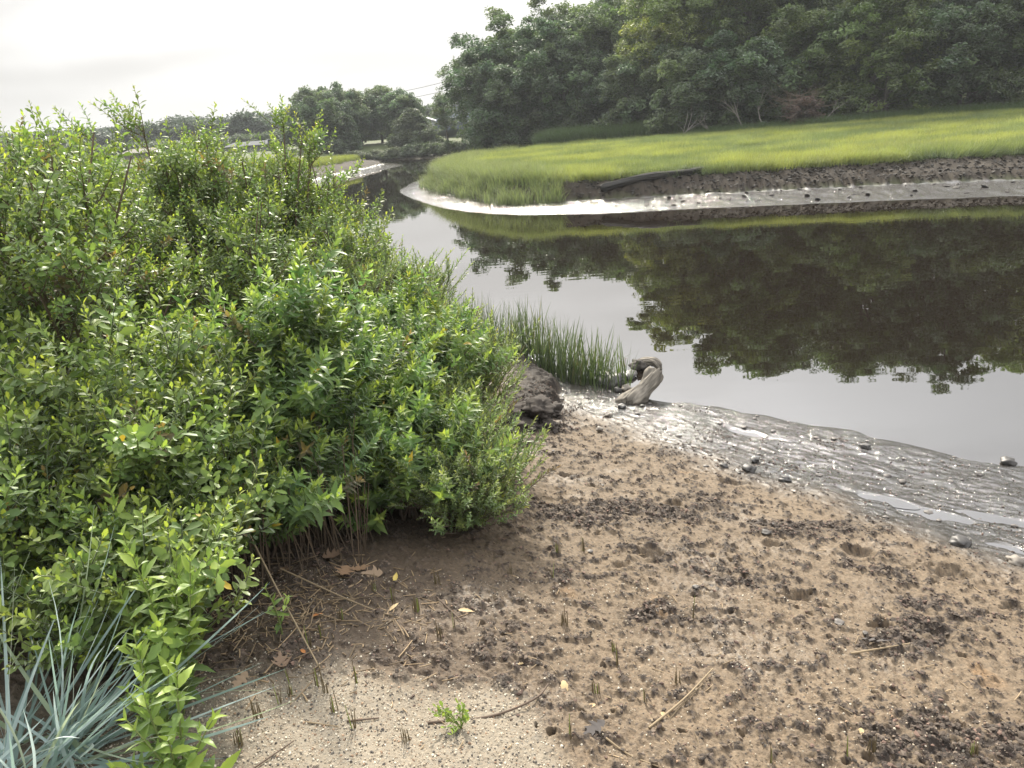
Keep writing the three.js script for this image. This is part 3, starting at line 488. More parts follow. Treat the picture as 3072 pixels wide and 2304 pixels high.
const TREES = [
  // the wood on the right, left end first
  { name: 'oak_tree', x: -.4, z: -66, h: 8.9, r: 3.2, color: G3, low: .38, dense: .75, belly: .5, label: 'leftmost oak of the wood, lacy left edge against the sky', group: W },
  { name: 'oak_tree', x: 3.2, z: -69, h: 9.5, r: 4.6, color: G1, low: .1, label: 'round crowned oak second from the left end of the wood', group: W },
  { name: 'oak_tree', x: 8.2, z: -67, h: 9.7, r: 4.4, color: G1, low: .1, label: 'dark oak with sky gaps beside the bright yellow green tree', group: W },
  { name: 'oak_tree', x: 5.6, z: -61, h: 8.4, r: 3.2, color: G3, low: .06, label: 'lower dark oak in front of the left oaks, by the marsh edge', group: W },
  { name: 'oak_tree', x: .6, z: -61.5, h: 6.8, r: 2.8, color: G3, low: .05, label: 'low dark oak hanging over the far bend of the river', group: W },
  { name: 'hickory_tree', x: 14.2, z: -57, h: 13.2, r: 4.6, color: G4, low: .1, belly: .45, label: 'bright yellow green tree bulging forward from the wood', group: W },
  { name: 'hickory_tree', x: 17.6, z: -55, h: 15.8, r: 3.9, color: G2, low: .14, label: 'light green tree next to the bright yellow green one', group: W },
  { name: 'oak_tree', x: 22, z: -58, h: 18, r: 4.6, color: G1, low: .2, label: 'tall oak with a straight bare trunk above the brush heap', group: W },
  { name: 'oak_tree', x: 27.2, z: -56, h: 18, r: 4.6, color: G1, low: .16, label: 'tall spreading oak behind the open branched understorey tree', group: W },
  { name: 'oak_tree', x: 32, z: -52, h: 16.6, r: 4.8, color: G3, low: .18, label: 'tall dark oak second from the right edge', group: W },
  { name: 'oak_tree', x: 36.5, z: -48, h: 15.5, r: 4.6, color: G2, low: .12, label: 'fresh green oak at the right frame edge', group: W },
  { name: 'oak_tree', x: 12.6, z: -73, h: 11.2, r: 4.8, color: G1, low: .15, label: 'rear oak showing between the dark oaks and the bright tree', group: W },
  { name: 'oak_tree', x: 19, z: -71, h: 17.5, r: 5, color: G3, low: .15, label: 'high rear oak behind the light green trees', group: W },
  { name: 'oak_tree', x: 26, z: -72, h: 21.5, r: 5.4, color: G1, low: .15, label: 'highest rear oak in the middle of the wood', group: W },
  { name: 'oak_tree', x: 34.5, z: -71, h: 21.5, r: 5.4, color: G3, low: .15, label: 'rear oak right of the highest one', group: W },
  { name: 'oak_tree', x: 43.5, z: -68, h: 20, r: 5.4, color: G1, low: .15, label: 'rear oak beyond the right frame edge', group: W },
  // understorey
  { name: 'cherry_tree', x: 10.2, z: -55.2, h: 5.2, r: 2.3, color: G5, low: .03, label: 'greyish green sapling drooping to the reeds at the marsh corner', group: U, limbs: 14 },
  { name: 'cherry_tree', x: 13, z: -51.2, h: 4.6, r: 2.3, color: G5, low: .03, label: 'silvery green sapling in front of the bright yellow green tree', group: U, limbs: 14 },
  { name: 'cherry_tree', x: 16.6, z: -49.4, h: 5, r: 2.4, color: G3, low: .03, label: 'dense dark sapling left of the bleached branches', group: U, limbs: 15 },
  { name: 'cherry_tree', x: 19.8, z: -49.6, h: 6.5, r: 2.6, color: G2, low: .08, dense: .7, label: 'open sapling with light layers behind the brush heap', group: U, limbs: 15 },
  { name: 'cherry_tree', x: 23.4, z: -46.6, h: 7.2, r: 3, color: G2, low: .06, dense: .55, label: 'thin crowned tree with bare curving branches right of the brush heap', group: U, limbs: 18 },
  { name: 'cherry_tree', x: 26.8, z: -44.8, h: 5.2, r: 2.6, color: G3, low: .04, dense: .8, label: 'dark sapling at the marsh edge right of the thin crowned tree', group: U, limbs: 14 },
  { name: 'cherry_tree', x: 30.4, z: -43, h: 6.4, r: 2.8, color: G1, low: .05, label: 'broad sapling near the right frame edge', group: U, limbs: 15 },
  { name: 'cherry_tree', x: 33.4, z: -40.4, h: 5.6, r: 2.6, color: G3, low: .04, label: 'last sapling at the right end of the wood edge', group: U, limbs: 14 },
  { name: 'cherry_tree', x: 21.5, z: -63, h: 8, r: 3.4, color: G3, low: .04, label: 'shaded sapling deep between the tall oaks', group: U, limbs: 14 },
  { name: 'cherry_tree', x: 30, z: -62, h: 8, r: 3.6, color: G3, low: .04, label: 'shaded sapling deep behind the open branched tree', group: U, limbs: 14 },
  { name: 'cherry_tree', x: 14.5, z: -64, h: 8, r: 3.4, color: G3, low: .04, label: 'shaded sapling behind the bright yellow green tree', group: U, limbs: 14 },
  { name: 'cherry_tree', x: 38.5, z: -60, h: 8, r: 3.6, color: G3, low: .04, label: 'shaded sapling behind the fresh green oak', group: U, limbs: 14 },
  // round the far bend
  { name: 'maple_tree', x: -21.6, z: -90, h: 3.9, r: 2.2, color: G5, low: .1, dense: .6, label: 'small thin tree at the left end of the far group', group: F, limbs: 14 },
  { name: 'maple_tree', x: -18.9, z: -88, h: 6, r: 2.4, color: G5, low: .12, label: 'rounded tree at the left of the far group', group: F },
  { name: 'maple_tree', x: -16.4, z: -86, h: 5.4, r: 2.6, color: G5, low: .1, label: 'dense tree in the left half of the far group', group: F },
  { name: 'maple_tree', x: -14.6, z: -88, h: 5.1, r: 2.2, color: G5, low: .1, dense: .6, label: 'lacy tree in the middle of the far group', group: F },
  { name: 'maple_tree', x: -12.6, z: -90, h: 6, r: 1.9, color: G5, low: .15, dense: .6, label: 'slender tall tree in the middle of the far group', group: F },
  { name: 'maple_tree', x: -9.9, z: -87, h: 4.9, r: 2.2, color: G5, low: .1, label: 'broad tree right of the slender one in the far group', group: F },
  { name: 'cedar_tree', x: -8.0, z: -81, h: 3.6, r: 2.1, color: [.085, .115, .045], low: .04, cone: true, label: 'cone shaped pale tree at the right of the far group', group: F },
  { name: 'cedar_tree', x: -14.9, z: -81, h: 3.6, r: 1.1, color: G3, low: .03, cone: true, label: 'narrow dark cedar in front of the far group', group: F, limbs: 14 },
  { name: 'maple_tree', x: -17, z: -80, h: 4.2, r: 2.6, color: G3, low: .04, label: 'low dark tree behind the small left marsh', group: F, limbs: 14 },
  { name: 'maple_tree', x: -4.2, z: -74, h: 5.4, r: .9, color: G5, low: .35, dense: .3, label: 'thin tree standing in front of the grey house', group: F, limbs: 10, cs: .7 },
];
TREES.forEach((t, i) => tree({ ...t, seed: 700 + i * 13 }));
console.log('trees');

// bushes along the far waterside
function lowBush(o) {
  const r = RNG(o.seed), y0 = gh(o.x, o.z) - .05, root = new THREE.Group(), lists = CLUMPS.map(() => []); root.position.set(o.x, y0, o.z);
  for (let i = 0; i < o.n; i++) { const a = r() * 6.28, q = Math.sqrt(r()), h = r(); const y = o.h * h * Math.sqrt(1.02 - q * q); const v = .75 + r() * .45; lists[i % 4].push([matAt(V(Math.cos(a) * q * o.r, Math.max(.1, y), Math.sin(a) * q * o.r * .8), V((r() - .5) * .6, 1, (r() - .5) * .6).normalize(), r() * 6.28, (o.cs || .7) * (.7 + r() * .5)), o.color.map(c => c * v)]); }
  const gb = new GB(); for (let i = 0; i < 6; i++) { const a = i * 1.1; tube(gb, [V(.1 * Math.cos(a), 0, .1 * Math.sin(a)), V(o.r * .5 * Math.cos(a), o.h * .7, o.r * .5 * Math.sin(a))], [.04, .015], 5); } part(gb.geo(false), M_BARK, 'stem', root);
  lists.forEach((l, i) => l.length && instances('foliage', CLUMPS[i], M_TREE, l, root));
  top(root, 'waterside_bush', o.label, 'bush', 'bushes along the far waterside');
}
[[-13.4, -75.5, 1.5, 1.0, 'greyish low bush at the left end of the far waterside'], [-11.4, -77, 1.6, 1.3, 'greyish rounded bush second along the far waterside'], [-9.6, -76.5, 1.5, 1.7, 'light bush in front of the cone shaped tree'], [-7.6, -76, 1.5, 2.1, 'bush right of the light one on the far waterside'], [-5.7, -74.6, 1.3, 2.0, 'rounded bush below the grey house'], [-3.9, -73.4, 1.3, 2.2, 'green bush beside the thin tree by the house'], [-2.1, -72.6, 1.3, 1.8, 'yellowish bush at the foot of the leftmost oak'], [-.3, -71.5, 1.4, 2.2, 'dark bush under the leftmost oak'], [-6.6, -79, 1.6, 3.0, 'bright small tree shaped bush by the far roof'], [1.8, -68.4, 1.5, 2.2, 'dark bush overhanging the end of the far water'], [3.4, -64.2, 1.6, 2.4, 'dark bush at the marsh corner under the oaks'], [6.4, -58.5, 1.7, 2.2, 'dark bush at the marsh edge under the lower oak'], [-15.8, -77, 1.6, 1.4, 'dark bush behind the small left marsh']].forEach(([x, z, rr, h, label], i) => lowBush({ x, z, r: rr, h: i === 8 ? 2.2 : i > 8 ? h : h * .55, n: 130, seed: 900 + i, label, color: i < 3 ? [.1, .125, .06] : i % 3 ? [.085, .125, .04] : [.065, .1, .04] }));
// the distant line of woods beyond the left bank
{
  const r = RNG(31), lists = CLUMPS.map(() => []);
  for (let i = 0; i < 9000; i++) { const t = r(), x = -130 + t * 150, z = -128 - 22 * r() - 10 * noise(t * 6, 2), hh = (5.2 + 3.2 * fbm(x * .07, 3, 3) + 2 * noise(x * .3, 7)); lists[i % 4].push([matAt(V(x, 1 + hh * Math.sqrt(r()), z), V((r() - .5), 1, (r() - .5)).normalize(), r() * 6.28, 1.8 + r() * 1.2), tinted(r, [.07, .1, .06])]); }
  const g = new THREE.Group(); lists.forEach((l, i) => instances('foliage', CLUMPS[i], M_TREE, l, g)); top(g, 'distant_woods', 'hazy line of distant woods beyond the left bank', 'woods', null, 'stuff');
  { const r = RNG(33), l3 = CLUMPS.map(() => []); for (let i = 0; i < 5000; i++) { const x = -70 + r() * 66, z = -103 - 8 * r(), hh = 2.2 + 1.2 * noise(x * .3, 7) + .8 * noise(x, 3); l3[i % 4].push([matAt(V(x, 1 + hh * Math.sqrt(r()), z), V((r() - .5), 1, (r() - .5)).normalize(), r() * 6.28, 1.2 + r() * .8), tinted(r, [.09, .125, .055])]); } const g3 = new THREE.Group(); l3.forEach((l, i) => instances('foliage', CLUMPS[i], M_TREE, l, g3)); top(g3, 'far_thicket', 'low thicket closing the view under the far group of trees', 'thicket', null, 'stuff'); }
  const r2 = RNG(32), l2 = CLUMPS.map(() => []);
  for (let i = 0; i < 9000; i++) { const x = 2 + r2() * 70, z = -80 - 14 * r2(), hh = (6 + 7 * smooth(8, 24, x)) + 2 * noise(x * .2, 4); l2[i % 4].push([matAt(V(x, 1 + hh * r2(), z), V((r2() - .5), 1, (r2() - .5)).normalize(), r2() * 6.28, 1.5 + r2() * 1.2), tinted(r2, [.05, .075, .035])]); }
  const g2 = new THREE.Group(); l2.forEach((l, i) => instances('foliage', CLUMPS[i], M_TREE, l, g2)); top(g2, 'deep_woods', 'dim leafy depth of the wood behind the rear oaks', 'woods', null, 'stuff');
}
console.log('far bushes');

// ---------------------------------------------------------------- marsh grass
function bladeInto(gb, r, base, h, w, lean, az, col, segs = 3) {
  const dx = Math.cos(az), dz = Math.sin(az), wx = -dz * w, wz = dx * w; let prev = null;
  for (let k = 0; k <= segs; k++) {
    const t = k / segs, b = lean * h * t * t, x = base.x + dx * b, y = base.y + h * t * (1 - .25 * lean * t), z = base.z + dz * b, q = (1 - t * .92);
    const cc = [col[0] * lerp(.8, 1.15, t), col[1] * lerp(.8, 1.1, t), col[2]];
    const cur = [gb.v(x - wx * q, y, z - wz * q, cc), gb.v(x + wx * q, y, z + wz * q, cc)];
    if (prev) gb.q(prev[0], prev[1], cur[1], cur[0]); prev = cur;
  }
}
function tuftGeo(seed, n, rad, h0, h1, w) {
  const r = RNG(seed), gb = new GB();
  for (let i = 0; i < n; i++) { const a = r() * 6.28, q = Math.sqrt(r()) * rad, v = .75 + r() * .5; bladeInto(gb, r, V(Math.cos(a) * q, -.03, Math.sin(a) * q), lerp(h0, h1, r()), w * (.7 + r() * .6), .15 + r() * .55, r() * 6.28, [v * (.95 + r() * .15), v, v * .9], 2); }
  return gb.geo();
}
const TUFT = [0, 1, 2].map(i => tuftGeo(60 + i, 34, .2, .2, .42, .008)), TALL = [0, 1, 2].map(i => tuftGeo(70 + i, 24, .2, .55, .95, .009));
{
  const r = RNG(41), lists = [[], [], []], tall = [[], [], []], leftL = [[], [], []];
  let placed = 0;
  for (let i = 0; i < 90000 && placed < 36000; i++) {
    const z = -19 - Math.pow(r(), 1.15) * 40, x = lerp(-6, Math.min(46, 6 - z * .78), r()), g = ground(x, z);
    if (g.bank !== 3 || g.marsh < .5) continue;
    if (Math.hypot(x - 10.35, (z + 31.3)) < .8 || Math.hypot((x - 7.7) * .6, z + 25.9) < .45 || Math.hypot((x - 12) * .7, z + 32.5) < .4) continue;
    const depth = table([0, 2.9, 7, 10.6, 14.6, 19.9, 24.8, 28.2, 40], [-48, -57, -55.5, -53, -48, -46, -44.3, -41.7, -34], x); if (z < depth + noise(x * .6, 2)) continue;
    placed++;
    const n1 = fbm(x * .16, z * .3, 3), n2 = fbm(x * .55 + 5, z * .9, 3), v = .85 + .35 * n2 + (r() - .5) * .2, yel = smooth(-.3, .35, n1 + .4 * n2);
    const c = [lerp(.19, .35, yel) * v, lerp(.265, .41, yel) * v, lerp(.09, .1, yel) * v], s = .85 + .4 * n2 + r() * .3;
    const fl = 6.28 * fbm(x * .12 + 30, z * .2, 2) * 1.6, fm = .15 + .75 * smooth(-.1, .4, fbm(x * .35 + 60, z * .6, 2)); lists[i % 3].push([matAt(V(x, g.h, z), V(Math.cos(fl) * fm + (r() - .5) * .3, 1, Math.sin(fl) * fm + (r() - .5) * .3).normalize(), r() * 6.28, 1, s, 1), c]);
    const rim = g.s - cutTo(x);
    if ((x < 1.4 && rim < 1.6 + noise(x, z) && r() < .9) || (rim < .35 && r() < .25 && x < 1.6)) tall[i % 3].push([matAt(V(x, g.h - .04, z), V((r() - .5) * .2, 1, (r() - .5) * .2).normalize(), r() * 6.28, 1, .45 + r() * .4, 1), [.24 * v, .3 * v, .1 * v]]);
  }
  // the shaggy fringe that hangs over the cut at the tip of the point
  for (let i = 0; i < 2600; i++) { const x = lerp(-4.4, 2.0, r()), z = lerp(-36, -22.6, r()), g = ground(x, z); if (g.bank !== 3 || g.s < cutFrom(x) * .85 - (x > -.4 && x < 1.0 ? .25 : 0) || g.s > cutTo(x) + .9) continue; const v = .8 + r() * .4; tall[i % 3].push([matAt(V(x, g.h - .04, z), V((r() - .5) * .25, 1, (r() - .5) * .25).normalize(), r() * 6.28, 1, .4 + r() * .45, 1), [.2 * v, .26 * v, .09 * v]]); }
  for (let i = 0; i < 20000; i++) { const x = lerp(-30, -7, r()), z = lerp(-82, -38, r()), g = ground(x, z); if (g.bank !== 1 || g.marsh < .5 || x < -.34 * (-z) - 2) continue; const v = .85 + .4 * fbm(x * .3, z * .3, 2); leftL[i % 3].push([matAt(V(x, g.h, z), UPV, r() * 6.28, 1.2, 1 + r() * .3, 1.2), [.25 * v, .31 * v, .05 * v]]); }
  const mk = (name, label, geos, ls) => { const g = new THREE.Group(); ls.forEach((l, i) => l.length && instances('grass', geos[i], M_GRASS, l, g)); top(g, name, label, 'grass', null, 'stuff'); };
  mk('marsh_grass', 'short yellow green salt hay covering the far marsh', TUFT, lists);
  mk('cordgrass_fringe', 'taller grey green cordgrass fringing the tip of the marsh', TALL, tall);
  mk('marsh_grass', 'bright salt hay on the small marsh at the left of the far bend', TUFT, leftL);
  // rough grass and reeds where the wood meets the marsh
  const reeds = [[], [], []];
  for (let i = 0; i < 5000; i++) { const x = lerp(2, 44, r()), d = table([0, 2.9, 7, 10.6, 14.6, 19.9, 24.8, 28.2, 40], [-48, -57, -55.5, -53, -48, -46, -44.3, -41.7, -34], x), z = d - 1.6 + 3 * r(), g = ground(x, z); if (g.h < .5) continue; const v = .8 + r() * .4; reeds[i % 3].push([matAt(V(x, g.h - .05, z), UPV, r() * 6.28, 1.6, x < 12 ? 1.2 + r() * .7 : .5 + r() * .5, 1.6), [.085 * v, .15 * v, .04 * v]]); }
  mk('reed_fringe', 'dark green reeds and rough grass along the foot of the wood', TALL, reeds);
}
console.log('grass');

// ---------------------------------------------------------------- far buildings, poles and wires
const std = (r, g, b, rough = .85, o = {}) => new THREE.MeshStandardMaterial({ color: new THREE.Color().setRGB(r, g, b), roughness: rough, ...o });
const box = (w, h, d, x, y, z) => { const g = new THREE.BoxGeometry(w, h, d); g.translate(x, y, z); return g; };
function gableHouse(o) {                    // ridge along z, gable to the river
  const g = new THREE.Group(); g.position.set(o.x, gh(o.x, o.z) - .1, o.z); g.rotation.y = o.turn || 0;
  const w = o.w / 2, d = o.d / 2, e = o.eave, k = o.ridge;
  const s = new THREE.Shape([[-w, 0], [w, 0], [w, e], [0, k], [-w, e]].map(p => new THREE.Vector2(...p))), eg = new THREE.ExtrudeGeometry(s, { depth: o.d, bevelEnabled: false }); eg.translate(0, 0, -d);
  part(eg, o.wall, 'wall', g);
  const sl = Math.hypot(w, k - e) + .35, a = Math.atan2(k - e, w), rg = [];
  for (const q of [-1, 1]) { const b = new THREE.BoxGeometry(sl, .12, o.d + .5); b.rotateZ(-q * a); b.translate(q * (w / 2 + .1), (e + k) / 2 + .06, 0); rg.push(b); }
  const roof = part(mergeGeometries(rg), o.roof, 'roof', g);
  if (o.chimney) part(box(.5, .9, .5, .9, k + .2, -.5), o.wall, 'chimney', roof);
  const frame = std(.7, .7, .7), pane = std(.05, .06, .07, .1);
  for (const [x, y, ww, hh] of o.windows || []) { const f = part(box(ww + .16, hh + .16, .08, x, y, d + .03), frame, 'window', g); part(box(ww, hh, .04, x, y, d + .09), pane, 'pane', f); }
  if (o.deck) { part(box(o.deck, .16, 2, -w + o.deck / 2 - .8, .95, d + 1.1), std(.12, .14, .19), 'deck', g); part(box(o.deck, .5, .08, -w + o.deck / 2 - .8, 1.3, d + 2), std(.13, .15, .2), 'railing', g); }
  return g;
}
top(gableHouse({ x: -3.0, z: -95, w: 6.6, d: 8, eave: 2.2, ridge: 3.9, wall: std(.36, .4, .46), roof: std(.2, .21, .23), windows: [[-1.4, 1.6, .8, 1], [1.2, 1.6, .8, 1], [0, 2.9, .7, .7]], deck: 4.4, chimney: true }), 'house', 'grey blue gabled house half hidden behind the leftmost oak', 'house');
top(gableHouse({ x: -8.2, z: -100, w: 4.5, d: 6, eave: 1.5, ridge: 2.3, wall: std(.6, .6, .6), roof: std(.62, .62, .62), windows: [[0, 1, .8, .7]] }), 'shed', 'small white roofed shed left of the grey house', 'shed');
top(gableHouse({ x: -27.5, z: -92, w: 5, d: 5, eave: .7, ridge: 1.1, turn: 1.35, wall: std(.2, .2, .21), roof: std(.09, .095, .1, 1), windows: [[-1.5, .9, 1, .7], [1.5, .9, 1, .7]] }), 'low_building', 'low building with a flat grey roof seen through the bush tips', 'building');
top(gableHouse({ x: -40, z: -92, w: 4, d: 4, eave: .7, ridge: 1.1, turn: 1.4, wall: std(.2, .18, .15), roof: std(.16, .145, .12), windows: [[0, .8, 1, .7]] }), 'low_building', 'tan roofed low building further left through the bush tips', 'building');
{
  const ends = [];
  for (const [x, z, h, label] of [[-15.5, -96, 5.4, 'wooden utility pole hidden among the far group of trees'], [9, -86, 9.6, 'wooden utility pole hidden behind the dark oaks']]) { const gb = new GB(), y = gh(x, z); tube(gb, [V(0, -.2, 0), V(0, h, 0)], [.15, .1], 8); const g = new THREE.Group(); g.position.set(x, y, z); part(gb.geo(false), M_BARK, 'shaft', g); part(box(1.6, .12, .12, 0, h - .5, 0), M_BARK, 'crossarm', g); top(g, 'utility_pole', label, 'pole'); ends.push(V(x, y + h - .4, z)); }
  for (const [dx, dy, label] of [[-.6, 0, 'upper of two thin utility wires against the sky left of the oaks'], [.6, -.75, 'lower of two thin utility wires against the sky left of the oaks']]) { const gb = new GB(), pts = []; for (let i = 0; i <= 14; i++) { const t = i / 14, p = ends[0].clone().lerp(ends[1], t); p.x += dx; p.y += dy - 1.0 * Math.sin(t * Math.PI); pts.push(p); } tube(gb, pts, pts.map(() => .022), 5); top(new THREE.Mesh(gb.geo(false), std(.05, .05, .055)), 'utility_wire', label, 'wire', 'wires over the far bend'); }
}

// ---------------------------------------------------------------- dead wood at the foot of the wood and on the marsh
const M_DEAD = std(.33, .3, .27, .9), M_DEADB = std(.15, .11, .085, .95);
function bare(gb, r, p, d, len, rad, depth) {
  const n = 4, pts = [p.clone()], rs = [rad]; const q = p.clone(), dir = d.clone();
  for (let i = 0; i < n; i++) { dir.add(V((r() - .5) * .5, (r() - .35) * .35, (r() - .5) * .5)).normalize(); q.addScaledVector(dir, len / n); pts.push(q.clone()); rs.push(rad * (1 - .75 * (i + 1) / n)); }
  tube(gb, pts, rs, 5);
  if (depth > 0) for (let k = 0; k < 3; k++) { const i = 1 + Math.floor(r() * n), nd = dir.clone().add(V((r() - .5) * 1.6, (r() - .2) * 1.1, (r() - .5) * 1.6)).normalize(); bare(gb, r, pts[i], nd, len * (.45 + r() * .3), rs[i] * .7 + .004, depth - 1); }
}
[[11.6, -49.3, V(.9, .35, .4), 1.7, .05, 'bleached branch with forks lying at the left of the wood edge'], [15.6, -47.9, V(-.75, .8, .1), 2.2, .055, 'pale bare branch leaning left at the wood edge'], [16.6, -47.3, V(-.25, 1, .1), 1.8, .06, 'pale bare upright branch right of the leaning one'], [13.9, -48.7, V(-.5, .8, .2), 1.2, .035, 'small bare snag between the bleached branches'], [19.2, -46.2, V(.8, .5, .3), 1.3, .06, 'crooked bare branch at the right foot of the brush heap']].forEach(([x, z, d, len, rad, label], i) => { const gb = new GB(); bare(gb, RNG(120 + i), V(0, 0, 0), d.normalize(), len, rad, 2); const m = new THREE.Mesh(gb.geo(false), M_DEAD); m.position.set(x, gh(x, z) - .03, z); top(m, 'dead_branch', label, 'branch', 'bleached branches at the wood edge'); });
{
  const root = new THREE.Group(), r = RNG(140), gb = new GB(); root.position.set(18.3, gh(18.3, -46.2) + .25, -46.2); root.scale.setScalar(.9);
  for (let i = 0; i < 34; i++) { const a = r() * 6.28; bare(gb, r, V((r() - .5) * 1.2, .9 + r() * .9, (r() - .5) * .8), V(Math.cos(a) * .9 - .35, -.25 + r() * .45, Math.sin(a) * .6).normalize(), 1.1 + r() * .7, .02, 1); }
  part(gb.geo(false), std(.2, .15, .115, .95), 'branches', root); const g2 = new GB(); tube(g2, [V(1.2, 0, -1), V(.6, 1, -.4), V(0, 1.5, 0)], [.14, .12, .08], 7); part(g2.geo(false), M_DEADB, 'trunk', root);
  const ls = CLUMPS.map(() => []); for (let i = 0; i < 90; i++) ls[i % 4].push([matAt(V((r() - .5) * 2, .25 + r() * 1.3, (r() - .5) * 1.3), V(r() - .5, 1, r() - .5).normalize(), r() * 6.28, .5 + r() * .3), tinted(r, [.17, .11, .08])]); ls.forEach((l, i) => instances('dead_leaves', CLUMPS[i], M_TREE, l, root));
  top(root, 'fallen_treetop', 'brown heap of a fallen treetop at the edge of the wood', 'brush heap');
}
// weathered timber: a thick limb with grain, a taper and broken ends
function timber(pts, rad, seed, mat, seg = 20, rows = 40) {
  const curve = new THREE.CatmullRomCurve3(pts), gb = new GB(), rings = [], fr = curve.computeFrenetFrames(rows, false);
  for (let k = 0; k <= rows; k++) {
    const t = k / rows, p = curve.getPointAt(t), N = fr.normals[k], Bn = fr.binormals[k], ring = [];
    const end = Math.min(1, Math.min(t, 1 - t) * 30), R = rad(t) * (0.55 + 0.45 * Math.sqrt(end));
    for (let s = 0; s < seg; s++) { const a = s / seg * 6.2832, ca = Math.cos(a), sa = Math.sin(a), w = 1 + .65 * noise(ca * 1.6 + seed, sa * 1.6 + t * 2.5) + .28 * noise(ca * 5 + seed, sa * 5 + t * 2) + .14 * noise(ca * 9 + seed, sa * 9 + t * 1.2) + .05 * noise(ca * 14 + t * 9, sa * 14 + seed), q = R * w, lum = .95 + .7 * noise(ca * 3 + seed, sa * 3 + t * 1.5) + .35 * noise(ca * 7, sa * 7 + t); const T = fr.tangents[k], sh = R * (noise(ca * 2.6 + seed, sa * 2.6) * .9 + noise(ca * 7, sa * 7 + seed) * .5) * (smooth(.8, 1, t) + smooth(.2, 0, t)); ring.push(gb.v(p.x + (N.x * ca + Bn.x * sa) * q + T.x * sh, p.y + (N.y * ca + Bn.y * sa) * q + T.y * sh, p.z + (N.z * ca + Bn.z * sa) * q + T.z * sh, [lum, lum * .98, lum * .94], s / seg, t * .9)); }
    rings.push(ring);
  }
  for (let k = 0; k < rows; k++) for (let s = 0; s < seg; s++) { const s2 = (s + 1) % seg; gb.q(rings[k][s], rings[k + 1][s], rings[k + 1][s2], rings[k][s2]); }
  for (const [k, f] of [[0, 1], [rows, -1]]) { const p = curve.getPointAt(k / rows), c = gb.v(p.x, p.y, p.z, [.7, .65, .55]); for (let s = 0; s < seg; s++) { const s2 = (s + 1) % seg; f < 0 ? gb.t(c, rings[k][s], rings[k][s2]) : gb.t(c, rings[k][s2], rings[k][s]); } }
  const g = gb.geo(); return new THREE.Mesh(g, mat);
}
const M_KNOB = std(.085, .075, .065, .9);
const M_DRIFT = std(.36, .325, .275, .9, { vertexColors: true, map: barkTex, bumpMap: barkTex, bumpScale: .02, side: THREE.DoubleSide }), M_LOG = std(.09, .086, .08, .9, { map: barkTex, vertexColors: true, bumpMap: barkTex, bumpScale: .03, side: THREE.DoubleSide });
{
  const a = V(3.25, 0, -23.95), b = V(6.56, 0, -24.2); a.y = Math.max(.5, gh(a.x, a.z) + .1); b.y = .84; const m1 = a.clone().lerp(b, .45); m1.y = Math.max(m1.y, gh(m1.x, m1.z) + .08);
  top(timber([a, m1, a.clone().lerp(b, .85), b], t => lerp(.12, .09, t), 3, M_LOG), 'fallen_log', 'long grey log lying along the edge of the far marsh', 'log');
  top(timber([V(1.12, -.03, -6.78), V(1.22, .05, -6.86), V(1.34, .13, -6.94), V(1.46, .23, -7.03)], t => table([0, .2, .55, .85, 1], [.12, .1, .085, .09, .075], t), 8, M_DRIFT, 22, 44), 'driftwood_log', 'stubby grey driftwood log tilted out over the water edge', 'driftwood');
  const knob = new THREE.Group(); knob.position.set(1.44, .03, -7.86);
  const kg = rockGeo(33, .8, .8, 7), km = part(kg, M_KNOB, 'knob', knob); km.scale.set(.1, .085, .075); km.rotation.set(.3, .5, -.3);
  const limb = timber([V(.02, .03, 0), V(.09, .055, .02), V(.16, .04, .05), V(.215, -.05, .08)], t => table([0, .4, .8, 1], [.055, .045, .035, .02], t), 15, M_DRIFT, 16, 30); limb.name = 'limb'; knob.add(limb);
  top(knob, 'driftwood_piece', 'small knobbly driftwood piece standing in the water behind the log', 'driftwood');
}
